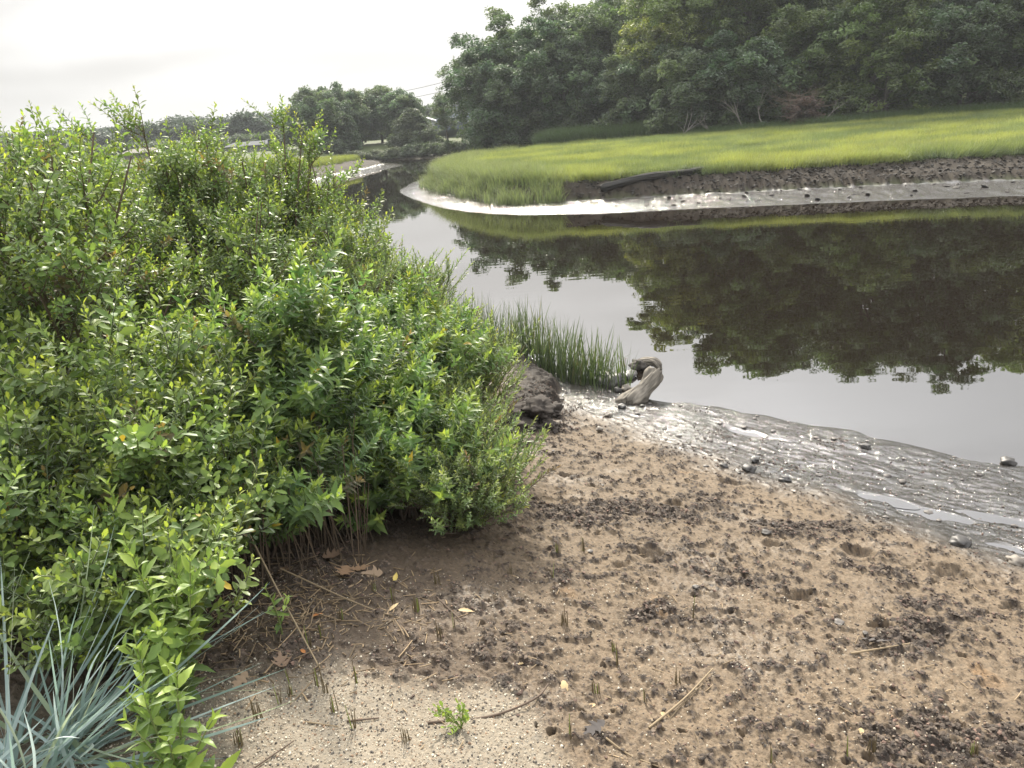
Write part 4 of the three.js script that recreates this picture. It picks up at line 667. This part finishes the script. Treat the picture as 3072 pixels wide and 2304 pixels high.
// stones
function rockGeo(seed, sq = .7, rough = .22, det = 3) { const g = mergeVertices(new THREE.IcosahedronGeometry(1, det).deleteAttribute('uv').deleteAttribute('normal')), p = g.attributes.position; for (let i = 0; i < p.count; i++) { const x = p.getX(i), y = p.getY(i), z = p.getZ(i), k = 1 + rough * (noise(x * 1.3 + seed, y * 1.3 + z) + .5 * noise(y * 3 + seed, z * 3 - x) + (det > 3 ? .6 * noise(x * 6 + seed, z * 6 + y * 4) + .3 * noise(x * 13 - y * 9, z * 13 + seed) : 0)); p.setXYZ(i, x * k, y * k * sq, z * k); } g.computeVertexNormals(); return g; }
const M_WETROCK = std(.06, .056, .052, .5), M_ROCK = std(.2, .175, .145, .6);
[[1.05, -7.42, .15, .11, 'large dark wet stone beside the tall grass', 1], [1.26, -7.62, .1, .055, 'flat dark stone in the water behind the large wet stone', 1], [1.17, -7.22, .05, .04, 'pale rounded stone between the wet stone and the driftwood', 0], [1.08, -7.2, .042, .035, 'small dark stone at the foot of the large wet stone', 1], [1.03, -6.62, .04, .03, 'angular dark stone on the mud below the driftwood log', 1], [2.48, -3.65, .045, .034, 'dark round stone at the border of the wet mud', 1], [2.63, -3.4, .04, .032, 'brown stone at the right frame edge by the wet mud', 0], [2.79, -5.4, .04, .03, 'dark stone at the water edge in the middle of the wet mud', 1], [3.68, -5.0, .05, .035, 'dark stone standing in the shallows at the right', 1], [1.68, -4.9, .045, .034, 'dark stone on the wet mud nearest the middle', 1], [1.8, -5.12, .035, .026, 'dark brown stone beside a puddle', 1], [1.52, -4.98, .03, .024, 'pebble sized stone left of the dark middle stone', 1], [1.88, -4.72, .04, .03, 'dark lump of stone below the row of puddles', 1], [.86, -6.35, .035, .028, 'small stone below the peat clump', 0], [.72, -5.9, .03, .024, 'reddish stone on the mud below the grass', 0]].forEach(([x, z, rad, h, label, w], i) => { const m = new THREE.Mesh(rockGeo(i * 3.7, h / rad * .85, .6), w ? M_WETROCK : M_ROCK); m.scale.setScalar(rad); m.rotation.y = i * 1.3; m.position.set(x, Math.max(-.01, gh(x, z)) + h * .45, z); top(m, 'stone', label, 'stone', 'stones on the near shore'); });
// lumps of peat breaking off the little terrace
const M_PEAT = std(.05, .041, .034, .95);
[[.2, -6.12, .15, .075, 'large dark peat clump at the corner of the eroded bank'], [.02, -5.88, .13, .06, 'peat clump overhanging the mud left of the large one'], [.33, -6.35, .1, .055, 'crumbling peat lump behind the large peat clump'], [.28, -5.93, .09, .05, 'broken peat lump fallen in front of the bank'], [-.2, -5.72, .13, .06, 'low peat lump under the hanging bush tips']].forEach(([x, z, rad, h, label], i) => { const m = new THREE.Mesh(rockGeo(80 + i * 5.1, h / rad, .75, 8), M_PEAT); m.scale.setScalar(rad); m.rotation.y = i; m.position.set(x, gh(x, z) + h * .25, z); top(m, 'peat_clump', label, 'peat clump', 'peat clumps at the eroded bank'); });

// ---------------------------------------------------------------- loose stuff on the mud
const CLOD = [0, 1, 2, 3].map(i => { const g = new THREE.IcosahedronGeometry(1, 0)  , p = g.attributes.position; for (let k = 0; k < p.count; k++) { const x = p.getX(k), y = p.getY(k), z = p.getZ(k), q = 1 + 1.2 * noise(x * 2.1 + i * 9, y * 2.1 + z * 1.7); p.setXYZ(k, x * q, y * q, z * q); } g.computeVertexNormals(); return g; });
const M_CLOD = std(1, 1, 1, .85);
{
  const r = RNG(201), L = [[], [], [], []]; let n = 0;
  for (let i = 0; i < 700000 && n < 135000; i++) {
    const z = -1.15 - Math.pow(r(), .9) * 6.2, x = lerp(-1.3, Math.max(3, -z * .86 + 1.4), r()), g = ground(x, z); if (g.s < .15 || g.bank) continue;
    const cl = smooth(-.02, .3, .45 * noise(x * 9.5 + 11, z * 11 + 3) + .6 * noise(x * 20, z * 20) + .36 * (g.patch - .3)) , dens = (.04 + .9 * cl) * (1 - .93 * g.sand) * (1 - .8 * g.wet); if (r() > dens) continue; n++;
    const s = (.0013 + .0056 * Math.pow(r(), 4.5)) * (1 + .35 * g.patch), v = .5 + r() * 1.1 + (r() < .25 ? 1.2 : 0), red = r() < .2 ? 1.2 : 1; L[i % 4].push([matAt(V(x, g.h + s * .25, z), V(r() - .5, 1.2, r() - .5).normalize(), r() * 6.28, s * (.8 + r() * 1.1), s * (.35 + r() * .55), s * (.7 + r() * .6)), [.058 * v * red, .044 * v, .033 * v]]);
  }
  const g = new THREE.Group(); L.forEach((l, i) => instances('clods', CLOD[i], M_CLOD, l, g)); top(g, 'mud_clods', 'dark crumbs and pellets of mud strewn over the tan flat', 'mud', null, 'stuff');
  // grit on the pale sand
  const S = [[], [], [], []]; for (let i = 0; i < 60000; i++) { const z = -1.1 - r() * 1.9, x = lerp(-1.5, 1.6, r()), g2 = ground(x, z); if (r() > .12 + .88 * g2.sand) continue; const s = .0014 + .0032 * Math.pow(r(), 3), k = r(), c = k < .2 ? [.09, .08, .07] : k < .55 ? [.5, .45, .36] : k < .7 ? [.3, .2, .13] : [.36, .3, .22]; S[i % 4].push([matAt(V(x, g2.h + s * .3, z), V(r() - .5, 1, r() - .5).normalize(), r() * 6.28, s), tinted(r, c)]); }
  const gs = new THREE.Group(); S.forEach((l, i) => instances('grit', CLOD[i], M_CLOD, l, gs)); top(gs, 'coarse_grit', 'pale and dark grit lying on the dry sand', 'grit', null, 'stuff');
  // pebbles along the wet mud and black lumps under the far bank
  const P = [[], [], [], []], PG = [0, 1, 2, 3].map(i => { const q = rockGeo(150 + i * 4, .5, .6); return q; });
  for (let i = 0; i < 1700; i++) { const x = lerp(.2, 5, r()), z = lerp(-7.2, -2.4, r()), g2 = ground(x, z); if (g2.bank || g2.s < .02 || r() > .03 + .97 * g2.wet * (1 - smooth(1.2, 2.2, x) * .55)) continue; const s = .005 + .02 * Math.pow(r(), 3.5), v = .6 + r() * .9; P[i % 4].push([matAt(V(x, g2.h + s * .2, z), UPV, r() * 6.28, s * 1.2, s, s), [.085 * v, .075 * v, .066 * v]]); }
  const gp = new THREE.Group(); P.forEach((l, i) => instances('pebbles', PG[i], std(1, 1, 1, .6), l, gp)); top(gp, 'pebbles', 'small dark pebbles scattered along the wet shore', 'pebbles', null, 'stuff');
  const Q = [[], [], [], []];
  for (let i = 0; i < 110000; i++) { const x = lerp(-5, 22, r()), z = lerp(-36, -14, r()), g2 = ground(x, z); if (g2.bank !== 3) continue; const stray = g2.wet > .6 && g2.s > .5 && r() < .012 * (x > 4 ? 1 : .3); if (!(g2.cut > .35) && !stray) continue; const s = stray ? .02 + .05 * r() : .01 + .024 * Math.pow(r(), 2), v = .5 + r() * 1.2; Q[i % 4].push([matAt(V(x, g2.h + s * .2, z), V(r() - .5, 1, r() - .5).normalize(), r() * 6.28, s * 1.5, s * .55, s * 1.2), [.03 * v, .026 * v, .022 * v]]); }
  const gq = new THREE.Group(); Q.forEach((l, i) => instances('lumps', PG[i], std(1, 1, 1, .8), l, gq)); top(gq, 'bank_mud', 'black broken mud and mussel lumps along the cut edge of the far marsh', 'mud', null, 'stuff');
}
console.log('clods');
// straw, reeds and twigs
const M_STRAW = std(.22, .165, .1, .85), M_TWIG = std(.1, .07, .05, .85), M_REED = std(.25, .19, .115, .8);
function stick(pts, rad, mat, name, label, cat, group, lift = 0) {
  const P = pts.map(([x, z, up]) => V(x, gh(x, z) + rad * .8 + (up || 0) + lift, z)), c = new THREE.CatmullRomCurve3(P), gb = new GB(); rad *= .75; const n = 4 + pts.length * 3, q = []; for (let i = 0; i <= n; i++) q.push(c.getPoint(i / n)); tube(gb, q, q.map((_, i) => rad * lerp(1, .6, i / n)), 7); return top(new THREE.Mesh(gb.geo(false), mat), name, label, cat, group);
}
stick([[-.36, -1.93], [-.15, -1.97], [0, -2.05, .003], [.045, -2.14, .01]], .0065, M_TWIG, 'twig', 'long curved brown twig lying on the pale sand', 'twig');
stick([[.36, -1.92], [.52, -2.09, .008], [.67, -2.27, .012]], .006, M_REED, 'reed_stalk', 'longer of two straight reed stalks lying side by side on the mud', 'reed');
stick([[.4, -1.935], [.5, -2.06, .004], [.61, -2.19]], .005, M_STRAW, 'reed_stalk', 'shorter of two straight reed stalks lying side by side on the mud', 'reed');
stick([[1.26, -2.4, .006], [1.52, -2.45, .004]], .006, M_REED, 'reed_stalk', 'short pale stick lying below a deep hollow in the mud', 'reed');
stick([[-.4, -2.77, .004], [-.28, -2.57, .004]], .005, M_TWIG, 'twig', 'straight dark twig on the shaded silt', 'twig');
stick([[-1.3, -3.0, .42], [-1.0, -2.55, .14], [-.76, -2.18, .004]], .006, M_REED, 'reed_stalk', 'long leaning reed stalk reaching from the bush to the sand', 'reed');
stick([[-1.06, -2.8, .1], [-.66, -2.62, .01], [-.42, -2.52]], .005, M_STRAW, 'reed_stalk', 'reed stalk slanting out of the litter across the shaded silt', 'reed');
stick([[.21, -1.86], [.27, -1.8, .004], [.36, -1.73]], .005, M_STRAW, 'reed_stalk', 'pale reed piece beside the curled grey leaf', 'reed');
stick([[-.86, -1.7], [-.76, -1.83, .003]], .004, M_TWIG, 'twig', 'thin dark twig on the sand near the bottom edge', 'twig');
stick([[-.62, -1.93], [-.52, -1.95]], .005, M_TWIG, 'twig', 'stubby dark twig on the pale sand', 'twig');
stick([[-.75, -1.92], [-.64, -1.9, .003]], .004, M_STRAW, 'twig', 'straw coloured twig on the pale sand', 'twig');
{
  const r = RNG(230), gb = new GB(); tube(gb, [V(0, -.5, 0), V(.02, 0, .01), V(0, .5, 0)], [.05, .05, .035], 5); const g = gb.geo(false), L = [];
  for (let i = 0; i < 560; i++) { const x = -.95 + (r() + r() + r() - 1.5) * .55, z = -2.62 + (r() + r() - 1) * .62, a = r() * 6.28, l = .02 + .11 * Math.pow(r(), 2), v = .35 + r() * .75; L.push([matAt(V(x, gh(x, z) + .004 + .015 * r() * smooth(-.6, -1.1, x), z), V(Math.cos(a), (r() - .5) * .35, Math.sin(a)).normalize(), 0, .035 + .03 * r(), l, .035 + .02 * r()), [.3 * v, .215 * v, .125 * v]]); }
  for (let i = 0; i < 160; i++) { const x = lerp(-.9, 2.4, r()), z = lerp(-3.6, -1.4, r()), a = r() * 6.28, v = .5 + r() * .7; L.push([matAt(V(x, gh(x, z) + .004, z), V(Math.cos(a), (r() - .5) * .2, Math.sin(a)).normalize(), 0, .04, .02 + .06 * r() * r(), .04), [.3 * v, .22 * v, .13 * v]]); }
  top(instances('straw_litter', g, std(1, 1, 1, .8), L), 'straw_litter', 'dry broken straw littering the foot of the bushes', 'straw', null, 'stuff');
  // dead upright stalks under the bushes
  const D = []; for (let i = 0; i < 900; i++) { const x = lerp(-2.6, -.75, r()), z = lerp(-4.2, -2.75, r()), h = .25 + r() * .5, v = .45 + r() * .8; if (x > -1 && z > -3.1) continue; D.push([matAt(V(x, gh(x, z) + h * .48, z), V((r() - .5) * .55, 1, (r() - .5) * .55).normalize(), 0, .035 + .03 * r(), h, .04), [.14 * v, .1 * v, .065 * v]]); }
  top(instances('dead_stalks', g, std(1, 1, 1, .85), D), 'dead_stalks', 'thicket of thin brown dead stalks under the bushes', 'stalks', null, 'stuff');
}
// cut grass stubs poking through mud and sand
{
  const mkStub = (seed, n, h) => { const r = RNG(seed), gb = new GB(); for (let i = 0; i < n; i++) { const a = r() * 6.28, q = .016 * Math.sqrt(r()), l = h * (.5 + r() * .6), lean = (r() - .5) * .35, green = r() < .35, c = green ? [.2, .24, .05] : [.13, .1, .05]; const b = V(Math.cos(a) * q, -.01, Math.sin(a) * q), t = V(b.x + lean * l * Math.cos(a * 3), l, b.z + lean * l * Math.sin(a * 3)); tube(gb, [b, b.clone().lerp(t, .5), t], [.0021, .0018, .0009], 5, c); } return gb.geo(); };
  const G = [mkStub(1, 7, .075), mkStub(2, 10, .06), mkStub(3, 5, .09), mkStub(4, 3, .08)], mat = std(1, 1, 1, .7, { vertexColors: true });
  const S = [[-.08, -3.06], [.17, -3.28], [.3, -3.33], [.11, -3.01], [.14, -2.58], [.32, -2.41], [.32, -2.3], [.69, -2.68], [.52, -2.2], [.21, -2.13], [.38, -2.07], [.09, -1.85], [-.41, -2.9], [-.68, -2.82], [-.57, -2.7], [-.31, -2.5], [-.36, -2.44], [-.48, -2.65], [-.8, -2.4], [-.83, -2.32], [-.72, -2.08], [-.77, -2.55], [-.75, -2.12], [-.85, -2.01], [-.91, -1.95], [-.84, -2.06], [-.67, -1.98], [-.58, -1.9], [-.42, -1.84], [-.93, -1.82], [.71, -1.79], [.98, -1.82], [1.05, -1.82], [1.37, -1.8], [-.63, -2.12], [-.85, -2.13]];
  const nth = ['first', 'second', 'third', 'fourth', 'fifth', 'sixth', 'seventh', 'eighth', 'ninth', 'tenth', 'eleventh', 'twelfth', 'thirteenth', 'fourteenth', 'fifteenth', 'sixteenth', 'seventeenth', 'eighteenth', 'nineteenth', 'twentieth'];
  const zones = { 'pale sand': [], 'shaded silt': [], 'open mud': [] };
  S.forEach(([x, z], i) => zones[ground(x, z).sand > .5 ? 'pale sand' : x < -.25 ? 'shaded silt' : 'open mud'].push([x, z, i]));
  for (const zone in zones) zones[zone].sort((a, b) => a[0] / -a[1] - b[0] / -b[1]).forEach(([x, z, i], k) => { const m = new THREE.Mesh(G[i % 4], mat); m.position.set(x, gh(x, z), z); m.rotation.y = i * 1.7; m.scale.setScalar(.8 + .35 * ((i * 7) % 5) / 4); top(m, 'grass_stub', 'tuft of cut grass stubble in the ' + zone + ', ' + nth[k] + ' from the left there', 'grass stub', 'stubs in the ' + zone); });
}
// fallen leaves
{
  const oak = curl => { const gb = new GB(), n = 14, C = [], A = [], Bv = []; for (let i = 0; i <= n; i++) { const t = i / n, lobe = i === 0 || i === n ? .03 : (i % 4 === 2 ? .4 : i % 4 === 0 ? .1 : .25) * Math.sin(Math.PI * Math.pow(t, .8)) + .03, z = curl * (t - .5) * (t - .5), e = curl * lobe * lobe * 2.2; C.push(gb.v(0, z, t - .5)); A.push(gb.v(-lobe, z + e, t - .5 + .12 * (i % 4 === 2 ? 1 : 0))); Bv.push(gb.v(lobe, z + e * .6, t - .5 + .12 * (i % 4 === 2 ? 1 : 0))); } for (let i = 0; i < n; i++) { gb.q(C[i], C[i + 1], A[i + 1], A[i]); gb.q(C[i], Bv[i], Bv[i + 1], C[i + 1]); } return gb.geo(false); };
  const G = [oak(.35), oak(.7), oak(.15)], browns = [[.24, .15, .085], [.17, .11, .07], [.28, .2, .13]].map(c => std(...c, .75, { side: THREE.DoubleSide })), grey = std(.07, .062, .058, .95, { side: THREE.DoubleSide });
  [[-.83, -2.94, .15, 'large brown oak leaf at the edge of the bush shadow'], [-.93, -3.14, .13, 'curled brown oak leaf deep in the bush shade'], [-.71, -2.97, .12, 'upturned russet oak leaf beside the large one'], [-1.11, -2.98, .12, 'brown oak leaf leaning among the dead stalks'], [-1.15, -2.66, .12, 'grey brown oak leaf on the straw litter'], [.18, -1.9, .1, 'curled grey leaf on the mud near the rusty patch'], [1.39, -2.47, .13, 'broad grey dead leaf behind the short pale stick'], [-.9, -2.2, .11, 'dark split oak leaf where litter meets the sand'], [-1.02, -2.12, .09, 'small dark oak leaf at the sand border by the blue grass'], [-.78, -3.02, .11, 'flat brown oak leaf under the large oak leaf']].forEach(([x, z, s, label], i) => { const m = new THREE.Mesh(G[i % 3], /grey/.test(label) ? grey : browns[i % 3]); m.scale.setScalar(s * .8); m.position.set(x, gh(x, z) + .012, z); m.rotation.set((i % 3 - 1) * .25, i * 2.3, (i % 2 - .5) * .5); top(m, 'fallen_oak_leaf', label, 'leaf', 'fallen oak leaves'); });
  const Y = [std(.5, .38, .1, .6, { side: THREE.DoubleSide }), std(.45, .33, .17, .7, { side: THREE.DoubleSide }), std(.42, .17, .05, .7, { side: THREE.DoubleSide })];
  [[-.6, -2.9, .075, 0, 'yellow fallen leaf right of the oak leaves'], [.2, -2.05, .05, 1, 'cream fallen leaf beside a stub in the open mud'], [.42, -2.02, .06, 1, 'pale folded leaf left of the reed stalks'], [-.58, -2.62, .06, 1, 'tan fallen leaf in the middle of the shaded silt'], [-.04, -2.28, .06, 1, 'pale narrow leaf near the end of the curved twig'], [.1, -2.17, .07, 1, 'pale curled leaf behind the curved twig'], [-.88, -2.55, .045, 2, 'orange leaf scrap on the dark silt'], [-.83, -2.26, .04, 2, 'small orange leaf at the edge of the sand'], [1.07, -1.93, .06, 1, 'straw coloured leaf near the bottom edge at the right'], [-.3, -2.66, .07, 1, 'torn cream leaf beside two stubs on the silt']].forEach(([x, z, s, c, label], i) => { const m = new THREE.Mesh(LEAFGEO.elder[i % 3], Y[c]); m.scale.setScalar(s); m.rotation.set(-1.45, 0, i * 1.9); m.position.set(x, gh(x, z) + .008, z); top(m, 'fallen_leaf', label, 'leaf', 'small fallen leaves'); });
}
console.log('litter');

// ---------------------------------------------------------------- young plants, blue grass, cordgrass
const HERBLEAF = [0, 1, 2].map(i => { const gb = new GB(); leafInto(gb, ID, { shape: 'lance', w: .15 + .015 * i, n: 11, tooth: .14, fold: .3, curl: .1 + .15 * i }, [1, 1, 1]); return gb.geo(false); });
function herb(o) {
  const r = RNG(o.seed), y0 = gh(o.x, o.z) - .01, root = new THREE.Group(); root.position.set(o.x, y0, o.z);
  const leafAt = (p, dir, nrm, s, tone) => { const side = new THREE.Vector3().crossVectors(dir, nrm).normalize(), n2 = new THREE.Vector3().crossVectors(side, dir); const m = new THREE.Matrix4().makeBasis(side, dir, n2); m.scale(V(s, s, s)); m.setPosition(p); part(HERBLEAF[Math.floor(r() * 3)], LEAFTONE[tone], 'leaf', root).applyMatrix4(m); };
  for (const [tx, ty, tz] of o.tips) {
    const a = V((r() - .5) * .05, 0, (r() - .5) * .05), b = V(tx - o.x, ty - y0, tz - o.z), mid = a.clone().lerp(b, .5).add(V((r() - .5) * .06, .03, (r() - .5) * .06)), c = new THREE.QuadraticBezierCurve3(a, mid, b), len = c.getLength(), gb = new GB(), pts = []; for (let i = 0; i <= 8; i++) pts.push(c.getPoint(i / 8)); tube(gb, pts, pts.map((_, i) => lerp(.0042, .0018, i / 8)), 5); part(gb.geo(false), M_STEMG, 'stem', root);
    const n = Math.round(len / .043);
    for (let i = 1; i <= n; i++) {
      const t = i / n, p = c.getPoint(t), T = c.getTangent(t), az0 = (i % 2) * 1.57 + r() * .5;
      for (let w = 0; w < 2; w++) { const az = az0 + w * 3.1416 + (r() - .5) * .4, tilt = lerp(1.25, .5, smooth(.5, 1, t)) + (r() - .5) * .4, out = V(Math.cos(az), 0, Math.sin(az)), dir = T.clone().multiplyScalar(Math.cos(tilt)).addScaledVector(out, Math.sin(tilt)).normalize(), nrm = T.clone().multiplyScalar(Math.sin(tilt)).addScaledVector(out, -Math.cos(tilt)); const s = (o.leaf || .088) * lerp(.75, 1.15, r()) * lerp(1, .55, smooth(.75, 1, t)); leafAt(p, dir, nrm, s, clamp(Math.round(lerp(1.2, 4, t) + (r() - .5) * 1.6), 0, 4)); if (i < n - 1 && r() < .6) { const d2 = dir.clone().lerp(T, .6).normalize(); for (let q = 0; q < 2; q++) leafAt(p.clone().addScaledVector(d2, .012 + .015 * q), V(d2.x + (r() - .5) * .8, d2.y + .3, d2.z + (r() - .5) * .8).normalize(), nrm, s * .5, 3); } }
    }
  }
  return top(root, o.name, o.label, 'plant', o.group);
}
herb({ name: 'young_elder', x: -1.17, z: -1.98, seed: 401, tips: [[-1.22, 1.6, -2.02], [-1.02, 1.54, -2.0], [-1.12, 1.36, -1.9], [-1.3, 1.42, -2.05], [-1.1, 1.5, -2.08], [-1.05, 1.3, -1.95], [-1.22, 1.3, -1.88]], label: 'bright young plant with toothed tips standing between the blue grass and the sand', group: 'young plants in front of the thicket' });
herb({ name: 'young_elder', x: -1.03, z: -1.66, seed: 402, tips: [[-.98, 1.36, -1.7], [-.9, 1.2, -1.66], [-1.12, 1.24, -1.64], [-.95, 1.1, -1.58], [-1.05, 1.13, -1.56], [-1.1, 1.3, -1.72], [-.88, 1.06, -1.6], [-1.0, 1.2, -1.6], [-1.16, 1.12, -1.6]], leaf: .075, label: 'lower young plant nearest the camera at the sand edge', group: 'young plants in front of the thicket' });
herb({ name: 'young_elder', x: -1.14, z: -1.8, seed: 405, tips: [[-1.16, 1.36, -1.84], [-1.06, 1.28, -1.8], [-1.2, 1.2, -1.8], [-1.1, 1.18, -1.72]], leaf: .075, label: 'leafy young plant against the right side of the blue grass', group: 'young plants in front of the thicket' });
herb({ name: 'young_elder', x: -1.4, z: -2.35, seed: 403, tips: [[-1.42, 1.62, -2.35], [-1.55, 1.55, -2.4], [-1.28, 1.5, -2.38]], label: 'leafy young plant behind the blue grass', group: 'young plants in front of the thicket' });
herb({ name: 'young_elder', x: -.98, z: -2.42, seed: 404, tips: [[-.98, 1.12, -2.4], [-.92, 1.05, -2.43]], leaf: .05, label: 'small green shoot growing from the straw litter', group: 'young plants in front of the thicket' });
{
  const r = RNG(410), x = -.25, z = -1.9, root = new THREE.Group(); root.position.set(x, gh(x, z), z); const bright = [leafMat(.3, .4, .05), leafMat(.22, .33, .05)];
  for (let s = 0; s < 12; s++) { const a = r() * 6.28, l = .03 + r() * .07, e = V(Math.cos(a) * l, .02 + r() * .05, Math.sin(a) * l * .7), gb = new GB(); tube(gb, [V(0, 0, 0), V(e.x * .5, e.y * .8, e.z * .5), e], [.0018, .0015, .001], 4); part(gb.geo(false), M_STEMG, 'stem', root); for (let i = 0; i < 10; i++) { const p = V(0, 0, 0).lerp(e, .3 + .7 * r()), d = V(r() - .5, r() * .7, r() - .5).normalize(); part(LEAFGEO.groundsel[i % 3], bright[i % 2], 'leaf', root).applyMatrix4(matAt(p, d, r() * 6.28, .012 + r() * .014)); } }
  top(root, 'low_weed', 'small bright green weed sprawling on the pale sand at the bottom edge', 'plant');
}
const bladeGeo = (lean, fold, seg = 7) => { const gb = new GB(); let prev = null; for (let k = 0; k <= seg; k++) { const t = k / seg, z = lean * t * t, y = t * (1 - .3 * lean * lean * t), w = Math.max(.02, Math.pow(1 - t, .55)); const cur = [gb.v(-w, y, z + fold), gb.v(0, y, z), gb.v(w, y, z + fold)]; if (prev) { gb.q(prev[0], prev[1], cur[1], cur[0]); gb.q(prev[1], prev[2], cur[2], cur[1]); } prev = cur; } return gb.geo(false); };
const BLADES = [.05, .2, .4, .65, .9].map(l => bladeGeo(l, .0015));
{
  const r = RNG(420), x = -1.52, z = -1.76, root = new THREE.Group(); root.position.set(x, gh(x, z) - .02, z);
  const mats = [[.32, .44, .41], [.42, .53, .51], [.25, .36, .31], [.34, .42, .27]].map(c => leafMat(...c, { coat: .1 }));
  for (let i = 0; i < 135; i++) {
    const a = r() * 6.28, q = .17 * Math.sqrt(r()), el = -.05 + 1.4 * r(), az = r() < .6 ? lerp(-1.2, 1.1, r()) : r() * 6.28, d = V(Math.cos(el) * Math.cos(az), Math.sin(el), Math.cos(el) * Math.sin(az)).normalize(), len = .34 + r() * .42, w = .004 + r() * .004;
    const m = part(BLADES[Math.floor(r() * 4)], mats[Math.floor(r() * 4)], 'blade', root); m.applyMatrix4(matAt(V(Math.cos(a) * q, 0, Math.sin(a) * q), d, r() * 6.28, w, len, len * .6));
  }
  top(root, 'blue_grass', 'spiky clump of blue grey dune grass in the lower left corner', 'grass clump');
}
{
  const mats = [[.075, .11, .032], [.095, .135, .036], [.06, .09, .03], [.15, .15, .055]].map(c => leafMat(...c, { coat: .15 }));
  [[1.0, -7.36, 80, .5, 'sparse cordgrass clump nearest the wet stone'], [.76, -7.58, 170, .6, 'dense dark cordgrass clump left of the sparse one'], [.5, -7.88, 180, .64, 'tall thick cordgrass clump in the middle of the row'], [.18, -8.25, 160, .62, 'cordgrass clump left of the tall middle one'], [-.12, -8.75, 140, .62, 'cordgrass clump half hidden by the bush tips'], [-.42, -9.35, 130, .62, 'thin cordgrass clump standing against the open water'], [-.78, -9.95, 110, .62, 'last cordgrass clump beside the feathery bush']].forEach(([x, z, n, h, label], ci) => {
    const r = RNG(430 + ci), root = new THREE.Group(), y0 = Math.max(-.03, gh(x, z)) - .03; root.position.set(x, y0, z);
    for (let i = 0; i < n; i++) { const a = r() * 6.28, q = .2 * Math.sqrt(r()), lean = r(), d = V((r() - .5) * .35 + .06, 1, (r() - .5) * .35).normalize(), len = h * (.55 + r() * .6); part(BLADES[Math.floor(lean * lean * 5)], mats[Math.floor(r() * 3.3)], 'blade', root).applyMatrix4(matAt(V(Math.cos(a) * q * 1.2, 0, Math.sin(a) * q), d, r() * 6.28, .005 + r() * .0035, len, len * .7)); }
    top(root, 'cordgrass_clump', label, 'grass clump', 'cordgrass along the near water edge');
  });
  const r = RNG(450); for (let i = 0; i < 3; i++) { const gb = new GB(), x = 1.17 + .03 * i, z = -7.55 - .05 * i; tube(gb, [V(0, -.05, 0), V(.01, .2, 0), V(.03 * (i - 1), .3 - .05 * i, .02)], [.005, .004, .002], 5); const m = new THREE.Mesh(gb.geo(false), M_STRAW); m.position.set(x, 0, z); top(m, 'broken_reed', ['tallest broken reed standing behind the wet stone', 'middle broken reed standing behind the wet stone', 'shortest broken reed behind the wet stone'][i], 'reed', 'broken reeds'); }
}
console.log('plants');
scene.fog = new THREE.FogExp2(0xdfe3e6, 0.0007);
scene.traverse(o => { if (o.isMesh) { o.castShadow = true; o.receiveShadow = true; } });
renderer.render(scene, camera);
